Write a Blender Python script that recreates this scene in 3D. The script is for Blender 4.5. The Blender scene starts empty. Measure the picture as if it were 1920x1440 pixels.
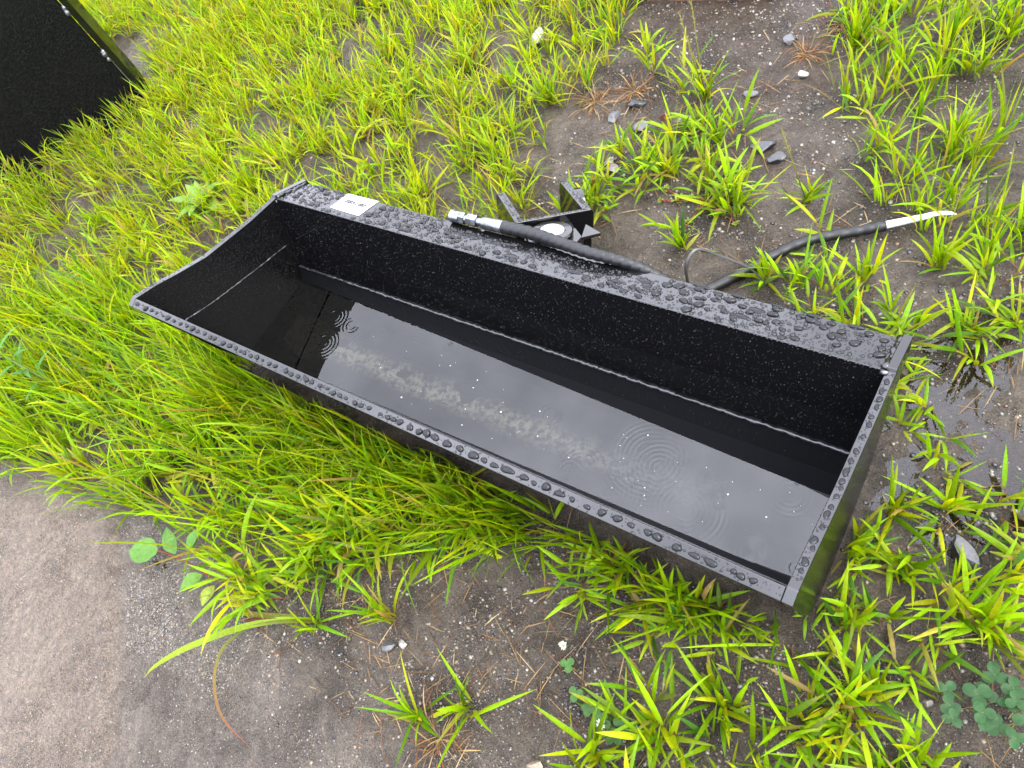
import bpy, math, random
import numpy as np
from mathutils import Vector, Matrix, Quaternion

random.seed(7)
rng = np.random.default_rng(7)
scene = bpy.context.scene
C = scene.collection

# ------------------------------------------------------------------ camera
cam_d = bpy.data.cameras.new('camera')
cam = bpy.data.objects.new('camera', cam_d)
C.objects.link(cam)
cam_d.sensor_fit = 'HORIZONTAL'
cam_d.sensor_width = 36.0
cam_d.lens = 1395.8 / 1920 * 36.0
cam_d.clip_start = 0.02
cam_d.clip_end = 500
CR = ((0.81707328, -0.30874736, 0.48689457),
      (0.48842946, 0.81938998, -0.3000612),
      (-0.30631343, 0.48298564, 0.82030296))
m = Matrix(CR).to_4x4()
m.translation = Vector((1.49288, -0.23542, 1.38809))
cam.matrix_world = m
scene.camera = cam

# ------------------------------------------------------------------ overcast sky
SUN_AZ, SUN_EL = math.radians(12), math.radians(50)       # brighter cloud to the right, behind
world = bpy.data.worlds.new('World')
scene.world = world
world.use_nodes = True
wn, wl = world.node_tree.nodes, world.node_tree.links
wn.clear()
wo = wn.new('ShaderNodeOutputWorld')
bg = wn.new('ShaderNodeBackground')
sky = wn.new('ShaderNodeTexSky')
sky.sky_type = 'NISHITA'
sky.sun_disc = False
sky.sun_elevation = SUN_EL
sky.sun_rotation = math.radians(90) - SUN_AZ
sky.air_density = 2.0
sky.dust_density = 8.0
hs = wn.new('ShaderNodeHueSaturation')
hs.inputs['Saturation'].default_value = 0.2
mix = wn.new('ShaderNodeMix')
mix.data_type = 'RGBA'
mix.inputs[0].default_value = 0.85
wl.new(sky.outputs[0], hs.inputs['Color'])
wl.new(hs.outputs[0], mix.inputs[6])
# standard overcast sky: the zenith about three times as bright as the horizon
tc = wn.new('ShaderNodeTexCoord'); sx = wn.new('ShaderNodeSeparateXYZ'); wl.new(tc.outputs['Generated'], sx.inputs[0])
mr = wn.new('ShaderNodeMapRange'); wl.new(sx.outputs['Z'], mr.inputs[0]); mr.inputs[3].default_value = .36; mr.inputs[4].default_value = 1.0
cv_ = wn.new('ShaderNodeMix'); cv_.data_type = 'RGBA'; cv_.blend_type = 'MULTIPLY'; cv_.inputs[0].default_value = 1.0
cv_.inputs[6].default_value = (18.2, 18.9, 21.6, 1)
cn = wn.new('ShaderNodeTexNoise'); cn.inputs['Scale'].default_value = 3.2; cn.inputs['Detail'].default_value = 6; cn.inputs['Roughness'].default_value = .55
wl.new(tc.outputs['Generated'], cn.inputs['Vector'])
cm = wn.new('ShaderNodeMapRange'); wl.new(cn.outputs[0], cm.inputs[0])
for i_, v_ in ((1, .32), (2, .68), (3, .62), (4, 1.38)):
    cm.inputs[i_].default_value = v_
mm_ = wn.new('ShaderNodeMath'); mm_.operation = 'MULTIPLY'; wl.new(mr.outputs[0], mm_.inputs[0]); wl.new(cm.outputs[0], mm_.inputs[1])
wl.new(mm_.outputs[0], cv_.inputs[7]); wl.new(cv_.outputs[2], mix.inputs[7])
wl.new(mix.outputs[2], bg.inputs['Color'])
bg.inputs['Strength'].default_value = 0.12
wl.new(bg.outputs[0], wo.inputs['Surface'])

sun_d = bpy.data.lights.new('sun', 'SUN')
sun_d.energy = 1.4
sun_d.angle = math.radians(45)
sun_d.color = (1.0, 0.93, 0.8)
sun = bpy.data.objects.new('sun', sun_d)
C.objects.link(sun)
sd = Vector((math.cos(SUN_EL) * math.cos(SUN_AZ), math.cos(SUN_EL) * math.sin(SUN_AZ), math.sin(SUN_EL)))
sun.rotation_euler = sd.to_track_quat('Z', 'Y').to_euler()
sun.location = sd * 8

scene.render.engine = 'CYCLES'
scene.cycles.max_bounces = 10
scene.cycles.transparent_max_bounces = 12
scene.cycles.use_denoising = True
vs = scene.view_settings
vs.view_transform = 'Standard'
vs.look = 'None'
vs.exposure = 2.2
vs.gamma = 1.0
vs.use_curve_mapping = False

# ------------------------------------------------------------------ materials
def mat(name):
    mt = bpy.data.materials.new(name)
    mt.use_nodes = True
    nt = mt.node_tree
    return mt, nt.nodes, nt.links, nt.nodes['Principled BSDF']

def noise(n, l, scale, detail=4, rough=.6, vec=None):
    t = n.new('ShaderNodeTexNoise')
    t.inputs['Scale'].default_value = scale
    t.inputs['Detail'].default_value = detail
    t.inputs['Roughness'].default_value = rough
    if vec is None:
        vec = n.new('ShaderNodeNewGeometry').outputs['Position']
    l.new(vec, t.inputs['Vector'])
    return t

def ramp(n, l, src, stops):
    r = n.new('ShaderNodeValToRGB')
    el = r.color_ramp.elements
    while len(el) < len(stops):
        el.new(.5)
    for e, (p, c) in zip(el, stops):
        e.position = p
        e.color = (c, c, c, 1) if isinstance(c, (int, float)) else (*c, 1)
    l.new(src, r.inputs[0])
    return r

def mixc(n, l, fac, a, b, mode='MIX'):
    x = n.new('ShaderNodeMix')
    x.data_type = 'RGBA'
    x.blend_type = mode
    for sock, v in ((0, fac), (6, a), (7, b)):
        if hasattr(v, 'links') or hasattr(v, 'is_linked'):
            l.new(v, x.inputs[sock])
        else:
            x.inputs[sock].default_value = v if sock == 0 else (*v, 1)
    return x.outputs[2]

def bump(n, l, h, strength, dist, normal=None):
    b = n.new('ShaderNodeBump')
    b.inputs['Strength'].default_value = strength
    b.inputs['Distance'].default_value = dist
    l.new(h, b.inputs['Height'])
    if normal is not None:
        l.new(normal, b.inputs['Normal'])
    return b.outputs[0]

def paint():
    mt, n, l, p = mat('wet_black_paint')
    p.inputs['Base Color'].default_value = (.0022, .0022, .0026, 1)
    p.inputs['IOR'].default_value = 1.53
    a = noise(n, l, 9, 5)
    r = ramp(n, l, a.outputs[0], [(.35, .03), (.75, .12)])
    l.new(r.outputs[0], p.inputs['Roughness'])
    b = noise(n, l, 60, 3)
    l.new(bump(n, l, b.outputs[0], .05, .002), p.inputs['Normal'])
    return mt
M = {}
M['paint'] = paint()
def beaded():
    mt, n, l, p = mat('rain_beaded_black_paint')
    p.inputs['Base Color'].default_value = (.0022, .0022, .0024, 1)
    p.inputs['Roughness'].default_value = .22
    p.inputs['Specular IOR Level'].default_value = .14
    vo = n.new('ShaderNodeTexVoronoi'); vo.inputs['Scale'].default_value = 260
    l.new(n.new('ShaderNodeNewGeometry').outputs['Position'], vo.inputs['Vector'])
    r = ramp(n, l, vo.outputs['Distance'], [(.0, 1), (.35, 0)])
    l.new(bump(n, l, r.outputs[0], .7, .002), p.inputs['Normal'])
    return mt
M['beaded'] = beaded()

def floor_paint():
    # bucket floor: black paint with a silty tan deposit lying along the lowest bend
    mt, n, l, p = mat('silted_black_paint')
    g = n.new('ShaderNodeNewGeometry').outputs['Position']
    sep = n.new('ShaderNodeSeparateXYZ')
    l.new(g, sep.inputs[0])
    w = noise(n, l, 14, 3, .5)
    yy = n.new('ShaderNodeMath'); yy.operation = 'MULTIPLY_ADD'
    l.new(w.outputs[0], yy.inputs[0]); yy.inputs[1].default_value = .05; l.new(sep.outputs[1], yy.inputs[2])
    band = ramp(n, l, yy.outputs[0], [(.172, 0), (.202, 1), (.215, 1), (.248, 0)])
    xr = n.new('ShaderNodeMapRange')
    l.new(sep.outputs[0], xr.inputs[0]); xr.inputs[1].default_value = 1.18; xr.inputs[2].default_value = .75
    spots = noise(n, l, 70, 6, .7)
    sr = ramp(n, l, spots.outputs[0], [(.42, 0), (.58, 1)])
    f = n.new('ShaderNodeMath'); f.operation = 'MULTIPLY'
    l.new(band.outputs[0], f.inputs[0]); l.new(sr.outputs[0], f.inputs[1])
    f1 = n.new('ShaderNodeMath'); f1.operation = 'MULTIPLY'
    l.new(f.outputs[0], f1.inputs[0]); l.new(xr.outputs[0], f1.inputs[1])
    wide = ramp(n, l, sep.outputs[1], [(.163, 0), (.167, 1), (.228, 1), (.232, 0)])
    film = mixc(n, l, wide.outputs[0], (.004, .0042, .005), (.03, .031, .033))
    col = mixc(n, l, f1.outputs[0], film, (.62, .52, .36))
    l.new(col, p.inputs['Base Color'])
    p.inputs['Roughness'].default_value = .5
    p.inputs['Specular IOR Level'].default_value = .15
    return mt
M['floor_paint'] = floor_paint()

def simple(name, col, rough, metal=0, nscale=None, namp=.15, bumpd=0):
    mt, n, l, p = mat(name)
    p.inputs['Base Color'].default_value = (*col, 1)
    p.inputs['Roughness'].default_value = rough
    p.inputs['Metallic'].default_value = metal
    if nscale:
        t = noise(n, l, nscale, 5)
        dark = tuple(c * (1 - namp * 2) for c in col)
        lite = tuple(min(1, c * (1 + namp * 2)) for c in col)
        l.new(mixc(n, l, ramp(n, l, t.outputs[0], [(.3, 0), (.7, 1)]).outputs[0], dark, lite), p.inputs['Base Color'])
        if bumpd:
            l.new(bump(n, l, t.outputs[0], .6, bumpd), p.inputs['Normal'])
    return mt
M['weld'] = simple('painted_weld_bead', (.012, .012, .014), .2, 0, 200, .2, .001)
M['bare_weld'] = simple('bare_weld_metal', (.14, .14, .15), .35, .9, 150, .3, .001)
M['zinc'] = simple('zinc_plated_steel', (.17, .18, .187), .3, 1, 90, .3)
M['pin'] = simple('pale_pin_face', (.34, .37, .38), .35, .4, 60, .08)
M['rubber'] = simple('black_rubber', (.004, .004, .0045), .45, 0, 80, .2)
M['guard'] = simple('black_spiral_guard', (.004, .004, .0048), .42, 0, 60, .25)
for k_ in ('rubber', 'guard'):
    M[k_].node_tree.nodes['Principled BSDF'].inputs['Specular IOR Level'].default_value = .3
M['strap'] = simple('black_nylon', (.02, .02, .02), .4)
M['plastic'] = simple('white_plastic', (.42, .43, .44), .4)
M['paper'] = simple('white_label_film', (.3, .31, .32), .3)
M['ink'] = simple('grey_ink', (.008, .009, .01), .5)
M['ink_pale'] = simple('pale_blue_ink', (.2, .22, .27), .5)
M['speck'] = simple('pale_foam', (.4, .4, .4), .6)
M['rust'] = simple('rusty_brown', (.09, .045, .025), .7, 0, 60, .3)

def water_mat(name, tint, nscale=None, nd=0):
    mt, n, l, p = mat(name)
    n.remove(p)
    tr = n.new('ShaderNodeBsdfTransparent'); tr.inputs[0].default_value = (*tint, 1)
    gl = n.new('ShaderNodeBsdfGlossy'); gl.inputs['Roughness'].default_value = 0.0
    fr = n.new('ShaderNodeFresnel'); fr.inputs['IOR'].default_value = 1.49 if name == 'still_water' else 1.4
    mx = n.new('ShaderNodeMixShader')
    if nscale:
        t = noise(n, l, nscale, 3)
        b = bump(n, l, t.outputs[0], 1, nd)
        l.new(b, gl.inputs['Normal']); l.new(b, fr.inputs['Normal'])
    l.new(fr.outputs[0], mx.inputs[0]); l.new(tr.outputs[0], mx.inputs[1]); l.new(gl.outputs[0], mx.inputs[2])
    l.new(mx.outputs[0], n['Material Output'].inputs['Surface'])
    return mt
M['water'] = water_mat('still_water', (.26, .28, .28))
M['puddle'] = water_mat('puddle_water', (.66, .6, .52), 60, .0006)
mt, n, l, p = mat('water_droplet')
p.inputs['Base Color'].default_value = (.004, .004, .005, 1)   # clear water over black paint
p.inputs['Roughness'].default_value = .02
p.inputs['IOR'].default_value = 1.29
M['drop'] = mt
M['fine_drop'] = mt.copy()
M['fine_drop'].node_tree.nodes['Principled BSDF'].inputs['IOR'].default_value = 1.36

def leaf_mat(name, spec=.16, trans=.5):
    mt, n, l, p = mat(name)
    a = n.new('ShaderNodeAttribute'); a.attribute_name = 'Col'
    t = noise(n, l, 160, 3)
    v = mixc(n, l, ramp(n, l, t.outputs[0], [(.3, 0), (.7, 1)]).outputs[0], (.8, .8, .8), (1.12, 1.12, 1.12))
    col = mixc(n, l, 1.0, a.outputs[0], v, 'MULTIPLY')
    l.new(col, p.inputs['Base Color'])
    p.inputs['Roughness'].default_value = .42
    p.inputs['Specular IOR Level'].default_value = spec
    tl = n.new('ShaderNodeBsdfTranslucent')
    tcol = mixc(n, l, 1.0, col, (1.5, 1.35, .5), 'MULTIPLY')
    l.new(tcol, tl.inputs[0])
    mx = n.new('ShaderNodeMixShader'); mx.inputs[0].default_value = trans
    l.new(p.outputs[0], mx.inputs[1]); l.new(tl.outputs[0], mx.inputs[2])
    l.new(mx.outputs[0], n['Material Output'].inputs['Surface'])
    return mt
M['grass'] = leaf_mat('fresh_grass')
M['broadleaf'] = leaf_mat('broad_leaf', .2, .35)

def stone_mat():
    mt, n, l, p = mat('wet_stone')
    a = n.new('ShaderNodeAttribute'); a.attribute_name = 'Col'
    t = noise(n, l, 120, 6, .7)
    v = mixc(n, l, ramp(n, l, t.outputs[0], [(.3, 0), (.7, 1)]).outputs[0], (.6, .6, .6), (1.3, 1.3, 1.3))
    l.new(mixc(n, l, 1.0, a.outputs[0], v, 'MULTIPLY'), p.inputs['Base Color'])
    p.inputs['Roughness'].default_value = .3
    l.new(bump(n, l, t.outputs[0], .5, .002), p.inputs['Normal'])
    return mt
M['stone'] = stone_mat()

def ground_mat():
    mt, n, l, p = mat('wet_muddy_soil')
    a = n.new('ShaderNodeAttribute'); a.attribute_name = 'Mask'      # R path silt, G brown loam
    sp = n.new('ShaderNodeSeparateColor'); l.new(a.outputs[0], sp.inputs[0])
    n1 = noise(n, l, 7, 6, .65)
    n2 = noise(n, l, 55, 6, .7)
    n3 = noise(n, l, 330, 4, .7)
    soil = mixc(n, l, ramp(n, l, n1.outputs[0], [(.35, 0), (.65, 1)]).outputs[0], (.02, .0145, .0095), (.066, .052, .039))
    silt = mixc(n, l, ramp(n, l, n1.outputs[0], [(.35, 0), (.7, 1)]).outputs[0], (.074, .055, .041), (.13, .101, .078))
    loam = mixc(n, l, ramp(n, l, n1.outputs[0], [(.35, 0), (.7, 1)]).outputs[0], (.016, .0102, .006), (.043, .029, .0175))
    gritty = mixc(n, l, ramp(n, l, n1.outputs[0], [(.35, 0), (.65, 1)]).outputs[0], (.043, .034, .027), (.085, .069, .056))
    silt = mixc(n, l, sp.outputs[2], silt, gritty)
    c1 = mixc(n, l, sp.outputs[0], soil, silt)
    c1 = mixc(n, l, sp.outputs[1], c1, loam)
    gr = mixc(n, l, ramp(n, l, n2.outputs[0], [(.3, 0), (.7, 1)]).outputs[0], (.55, .55, .55), (1.4, 1.4, 1.4))
    c1 = mixc(n, l, 1.0, c1, gr, 'MULTIPLY')
    g3 = mixc(n, l, ramp(n, l, n3.outputs[0], [(.35, 0), (.68, 1)]).outputs[0], (.38, .38, .38), (1.8, 1.76, 1.68))
    c1 = mixc(n, l, 1.0, c1, g3, 'MULTIPLY')
    l.new(c1, p.inputs['Base Color'])
    rr = ramp(n, l, n1.outputs[0], [(.4, .14), (.62, .5)])
    l.new(rr.outputs[0], p.inputs['Roughness'])
    p.inputs['Specular IOR Level'].default_value = .4
    v = n.new('ShaderNodeTexVoronoi'); v.inputs['Scale'].default_value = 95
    l.new(n.new('ShaderNodeNewGeometry').outputs['Position'], v.inputs['Vector'])
    pit = ramp(n, l, v.outputs['Distance'], [(.12, 0), (.4, 1)])
    b1 = bump(n, l, pit.outputs[0], .6, .004)
    b2 = bump(n, l, n2.outputs[0], 1.0, .014, b1)
    b3 = bump(n, l, n3.outputs[0], 1.0, .008, b2)
    l.new(b3, p.inputs['Normal'])
    return mt
M['ground'] = ground_mat()

# ------------------------------------------------------------------ helpers
def tag(o, label=None, cat=None, group=None, kind=None):
    for k, v in (('label', label), ('category', cat), ('group', group), ('kind', kind)):
        if v:
            o[k] = v
    return o

def wloc(o):
    v = Vector((0, 0, 0))
    while o is not None:
        v = v + o.location
        o = o.parent
    return v

def empty(name, loc, parent=None, **kw):
    o = bpy.data.objects.new(name, None)
    C.objects.link(o)
    o.empty_display_size = .05
    if parent:
        o.parent = parent
        loc = Vector(loc) - wloc(parent)
    o.location = loc
    return tag(o, **kw)

def mesh(name, V, F, material, parent=None, origin=None, smooth=False, col=None, colname='Col', **kw):
    """V in world space; becomes one mesh object under parent (parents are only ever translated)."""
    V = np.asarray(V, dtype=np.float64).reshape(-1, 3)
    off = wloc(parent) if parent else Vector((0, 0, 0))
    base = Vector(origin) if origin is not None else off
    me = bpy.data.meshes.new(name)
    me.from_pydata((V - np.array(base)).tolist(), [], F if isinstance(F, list) else np.asarray(F).tolist())
    if smooth:
        me.shade_smooth()
    if col is not None:
        at = me.color_attributes.new(colname, 'FLOAT_COLOR', 'POINT')
        c4 = np.ones((len(V), 4)); c4[:, :3] = col
        at.data.foreach_set('color', c4.ravel())
    if material:
        me.materials.append(material)
    o = bpy.data.objects.new(name, me)
    C.objects.link(o)
    if parent:
        o.parent = parent
    o.location = base - off
    return tag(o, **kw)

def big_mesh(name, V, F, material, smooth=True, col=None, colname='Col', parent=None, **kw):
    """fast path for large uniform-size face arrays"""
    V = np.asarray(V, dtype=np.float32).reshape(-1, 3)
    if parent:
        V = V - np.array(wloc(parent), dtype=np.float32)
    F = np.asarray(F, dtype=np.int32)
    k = F.shape[1]
    me = bpy.data.meshes.new(name)
    me.vertices.add(len(V)); me.vertices.foreach_set('co', V.ravel())
    me.loops.add(F.size); me.loops.foreach_set('vertex_index', F.ravel())
    me.polygons.add(len(F))
    me.polygons.foreach_set('loop_start', np.arange(0, F.size, k, dtype=np.int32))
    me.polygons.foreach_set('loop_total', np.full(len(F), k, dtype=np.int32))
    me.update(calc_edges=True)
    if smooth:
        me.shade_smooth()
    if col is not None:
        at = me.color_attributes.new(colname, 'FLOAT_COLOR', 'POINT')
        c4 = np.ones((len(V), 4), dtype=np.float32); c4[:, :3] = np.asarray(col).reshape(-1, 3)
        at.data.foreach_set('color', c4.ravel())
    me.materials.append(material)
    o = bpy.data.objects.new(name, me)
    C.objects.link(o)
    if parent:
        o.parent = parent
    return tag(o, **kw)

def bevel(o, w=.002, seg=2):
    b = o.modifiers.new('bevel', 'BEVEL')
    b.width = w; b.segments = seg; b.limit_method = 'ANGLE'; b.angle_limit = math.radians(35); b.harden_normals = True
    o.data.shade_smooth()
    return o

def prism_x(sec, x0, x1):
    """closed section in (y, z) extruded along x"""
    k = len(sec)
    V = [(x0, y, z) for y, z in sec] + [(x1, y, z) for y, z in sec]
    F = [list(range(k))[::-1], list(range(k, 2 * k))]
    F += [[i, (i + 1) % k, k + (i + 1) % k, k + i] for i in range(k)]
    return V, F

def sheet_x(line, t, x0, x1, nx=1):
    """open polyline (y, z) thickened by t to its left side, extruded along x"""
    P = np.array(line, float)
    d = np.gradient(P, axis=0)
    nn = np.stack([-d[:, 1], d[:, 0]], 1); nn /= np.linalg.norm(nn, axis=1)[:, None]
    Q = P + nn * t
    return prism_x([tuple(p) for p in P] + [tuple(q) for q in Q[::-1]], x0, x1)

def box(o, ax, half):
    """box centred at o with axes ax (3 unit vectors) and half sizes"""
    o = np.array(o, float); ax = np.array(ax, float)
    V = []
    for sx in (-1, 1):
        for sy in (-1, 1):
            for sz in (-1, 1):
                V.append(o + ax[0] * sx * half[0] + ax[1] * sy * half[1] + ax[2] * sz * half[2])
    F = [[0, 1, 3, 2], [4, 6, 7, 5], [0, 4, 5, 1], [2, 3, 7, 6], [0, 2, 6, 4], [1, 5, 7, 3]]
    return V, F

def catmull(pts, k=8):
    P = np.array(pts, float)
    P = np.vstack([2 * P[0] - P[1], P, 2 * P[-1] - P[-2]])
    out = []
    for i in range(1, len(P) - 2):
        for j in range(k):
            t = j / k
            out.append(.5 * ((2 * P[i]) + (-P[i - 1] + P[i + 1]) * t + (2 * P[i - 1] - 5 * P[i] + 4 * P[i + 1] - P[i + 2]) * t * t
                             + (-P[i - 1] + 3 * P[i] - 3 * P[i + 1] + P[i + 2]) * t ** 3))
    out.append(P[-2])
    return np.array(out)

def tube(path, r, seg=12, cap=True, flat=None):
    path = np.array(path, float)
    k = len(path)
    r = np.broadcast_to(np.asarray(r, float), (k,))
    T = np.gradient(path, axis=0); T /= np.linalg.norm(T, axis=1)[:, None] + 1e-12
    up = np.array([0, 0, 1.0])
    if abs(T[0] @ up) > .95:
        up = np.array([1.0, 0, 0])
    V = []
    for i in range(k):
        a = np.cross(up, T[i]); a /= np.linalg.norm(a) + 1e-12
        b = np.cross(T[i], a)
        up = b
        for j in range(seg):
            th = 2 * math.pi * j / seg
            V.append(path[i] + r[i] * (math.cos(th) * a + math.sin(th) * b * (flat or 1)))
    F = [[i * seg + j, i * seg + (j + 1) % seg, (i + 1) * seg + (j + 1) % seg, (i + 1) * seg + j]
         for i in range(k - 1) for j in range(seg)]
    if cap:
        F += [list(range(seg))[::-1], list(range((k - 1) * seg, k * seg))]
    return V, F

def rev(axis_o, axis_d, profile, seg=24):
    """surface of revolution: profile of (radius, distance along axis)"""
    d = np.array(axis_d, float); d /= np.linalg.norm(d)
    a = np.cross(d, [0, 0, 1] if abs(d[2]) < .9 else [1, 0, 0]); a /= np.linalg.norm(a)
    b = np.cross(d, a)
    V = [np.array(axis_o) + d * h + r * (math.cos(2 * math.pi * j / seg) * a + math.sin(2 * math.pi * j / seg) * b)
         for r, h in profile for j in range(seg)]
    k = len(profile)
    F = [[i * seg + j, i * seg + (j + 1) % seg, (i + 1) * seg + (j + 1) % seg, (i + 1) * seg + j]
         for i in range(k - 1) for j in range(seg)]
    F += [list(range(seg))[::-1], list(range((k - 1) * seg, k * seg))]
    return V, F

def hashn(i, j, s):
    h = (i.astype(np.int64) * 374761393 + j.astype(np.int64) * 668265263 + s * 974634777) & 0xffffffff
    h = ((h ^ (h >> 13)) * 1274126177) & 0xffffffff
    return ((h ^ (h >> 16)) & 0xffff) / 65535.0

def vnoise(x, y, s):
    ca, sa = math.cos(s * 1.7 + .4), math.sin(s * 1.7 + .4)
    x, y = x * ca - y * sa + s * 7.3, x * sa + y * ca - s * 3.1
    xi, yi = np.floor(x), np.floor(y)
    fx, fy = x - xi, y - yi
    fx = fx * fx * (3 - 2 * fx); fy = fy * fy * (3 - 2 * fy)
    xi = xi.astype(np.int64); yi = yi.astype(np.int64)
    a, b = hashn(xi, yi, s), hashn(xi + 1, yi, s)
    c, d = hashn(xi, yi + 1, s), hashn(xi + 1, yi + 1, s)
    return (a + (b - a) * fx) * (1 - fy) + (c + (d - c) * fx) * fy - .5

def inpoly(x, y, P):
    ins = np.zeros(np.shape(x), bool)
    k = len(P)
    for i in range(k):
        x0, y0 = P[i]; x1, y1 = P[(i + 1) % k]
        cond = (y0 > y) != (y1 > y)
        ins ^= cond & (x < (x1 - x0) * (y - y0) / (y1 - y0 + 1e-12) + x0)
    return ins

def softpoly(x, y, P, w):
    """1 inside, fading to 0 over w metres outside"""
    dmin = np.full(np.shape(x), 1e9)
    k = len(P)
    for i in range(k):
        a = np.array(P[i]); b = np.array(P[(i + 1) % k]); ab = b - a
        t = np.clip(((x - a[0]) * ab[0] + (y - a[1]) * ab[1]) / (ab @ ab), 0, 1)
        dmin = np.minimum(dmin, np.hypot(x - a[0] - t * ab[0], y - a[1] - t * ab[1]))
    sd = np.where(inpoly(x, y, P), dmin, -dmin)
    return np.clip(sd / w + .5, 0, 1)

# ------------------------------------------------------------------ ground
FAR = [(-3.6, 1.9), (0.2, 2.3), (0.41, 1.4), (0.41, 1.1), (0.43, 0.64), (.0, .5), (-0.03, 0.46), (-.03, .1), (-0.69, 0.06), (-1.2, -0.3), (-2.6, -0.2), (-3.6, .6)]
LEFT = [(-1.5, -0.3), (-0.67, 0.12), (0.1, 0.14), (0.81, 0.12), (0.79, -0.07), (0.63, -0.21), (0.42, -0.4), (0.1, -0.37), (-0.27, -0.42), (-0.75, -0.5), (-1.6, -.7)]
RTOP = [(0.94, 1.61), (0.9, 2.2), (2.2, 2.1), (2.1, .93), (1.52, 0.86), (1.33, 0.86), (1.11, 1.13)]
PATH = [(-2.4, -.8), (-0.62, -0.51), (-0.32, -0.46), (-0.03, -0.41), (0.12, -0.42), (0.32, -0.45), (0.47, -0.5), (0.63, -0.53), (0.78, -0.56), (1.2, -.8), (1.3, -2.2), (-2.6, -2.2)]
PUD1 = [(1.0, 0.86), (1.26, 1.05), (1.4, 0.8), (1.8, 0.75), (1.75, 0.3), (1.58, 0.2), (1.4, 0.3), (1.2, .6)]
PUD2 = [(0.72, -0.03), (0.97, 0.05), (1.35, .03), (1.25, -0.13), (1.05, -0.2), (1.17, -0.3), (1.06, -0.42), (0.82, -0.16)]
BROWN = [(0.4, 1.2), (0.3, 1.9), (0.95, 1.9), (1.1, 1.25), (0.75, 1.0)]

def track(x, y):
    tx = (x - .13) * .72 - (y + .68) * .69           # along the old wheel track
    tn = (x - .13) * .69 + (y + .68) * .72           # across it, positive towards the bucket
    return tx, tn + .02 * vnoise(tx / .16, tx * 0 + 3, 8) + .06 * tx * tx

def height(x, y):
    x = np.asarray(x, float); y = np.asarray(y, float)
    h = .016 * vnoise(x / .45 + 9, y / .45, 1) + .011 * vnoise(x / .14, y / .14, 2) + .0055 * vnoise(x / .045, y / .045, 3)
    h = h + .005 * vnoise(x / .024, y / .024, 4) + .0034 * vnoise(x / .0155, y / .0155, 9)
    pth = softpoly(x, y, PATH, .08)
    silt = .004 * vnoise(x / .3, y / .3, 5) + .0022 * vnoise(x / .05, y / .05, 6) + .0016 * vnoise(x / .018, y / .018, 7)
    tx, tn = track(x, y)
    silt = silt - .006 / (1 + np.exp(-tn / .008)) + .006 * np.exp(-((tn + .01) / .012) ** 2) + .0035 * np.exp(-((tn - .05) / .012) ** 2)
    grit = 1 / (1 + np.exp(-(tn - .01) / .015))
    silt = silt + grit * (.003 * vnoise(x / .012, y / .012, 14) + .003 * vnoise(x / .03, y / .03, 15))
    h = h * (1 - pth) + (silt + .002) * pth
    pud = np.maximum(softpoly(x, y, PUD1, .2), .55 * softpoly(x, y, PUD2, .12)) * (1 - pth)
    h = h - .0012 * pud + .009 * (1 - pud) * (1 - pth)
    return h

xs = np.concatenate([-np.geomspace(60, 3.35, 26), np.arange(-3.3, -1.2, .016), np.arange(-1.2, 1.95, .0075), np.arange(1.96, 2.6, .02), np.geomspace(2.65, 60, 26)])
ys = np.concatenate([-np.geomspace(60, 1.45, 28), np.arange(-1.4, -1.0, .02), np.arange(-1.0, 1.25, .0075), np.arange(1.26, 2.1, .012), np.geomspace(2.15, 60, 26)])
gx, gy = np.meshgrid(xs, ys)
gh = height(gx, gy)
gh = np.where((np.abs(gx) > 4) | (np.abs(gy) > 3), 0.004, gh)
nx_, ny_ = len(xs), len(ys)
idx = np.arange(nx_ * ny_).reshape(ny_, nx_)
GF = np.stack([idx[:-1, :-1], idx[:-1, 1:], idx[1:, 1:], idx[1:, :-1]], -1).reshape(-1, 4)
mask = np.zeros((ny_, nx_, 3))
mask[..., 0] = softpoly(gx + .03 * vnoise(gx / .06, gy / .06, 21), gy + .03 * vnoise(gx / .06, gy / .06, 22), PATH, .12)
mask[..., 1] = softpoly(gx, gy, BROWN, .3)
mask[..., 2] = 1 / (1 + np.exp(-np.clip((track(gx, gy)[1] + .02 * vnoise(gx / .05, gy / .05, 23) - .015) / .02, -30, 30)))
big_mesh('ground', np.stack([gx, gy, gh], -1), GF, M['ground'], True, mask.reshape(-1, 3), 'Mask', kind='structure',
         label='wet muddy gravelly ground under the bucket and grass')

def H0(x, y):
    return float(height(np.array([x]), np.array([y]))[0])

px = np.linspace(-.2, 2.1, 60); py = np.linspace(-.48, 1.6, 60)
PX, PY = np.meshgrid(px, py)
pi_ = np.arange(3600).reshape(60, 60)
big_mesh('puddle_water', np.stack([PX, PY, np.full_like(PX, -.0038)], -1),
         np.stack([pi_[:-1, :-1], pi_[:-1, 1:], pi_[1:, 1:], pi_[1:, :-1]], -1).reshape(-1, 4), M['puddle'], True,
         kind='structure', label='shallow rain puddles standing between the grass tufts')

# ------------------------------------------------------------------ the bucket
HB = .415
L = 1.4
TP = .0148                                    # end plate thickness
ZW, WK = HB - .339, .037                      # water level at the left end; the bucket sits 2 degrees off level
def S(*pts):
    return [(y, z + HB) for y, z in pts]
bucket = empty('ditching_bucket', (.7, .2, 0), label='long black steel ditching bucket half full of rain water', cat='bucket')

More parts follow.
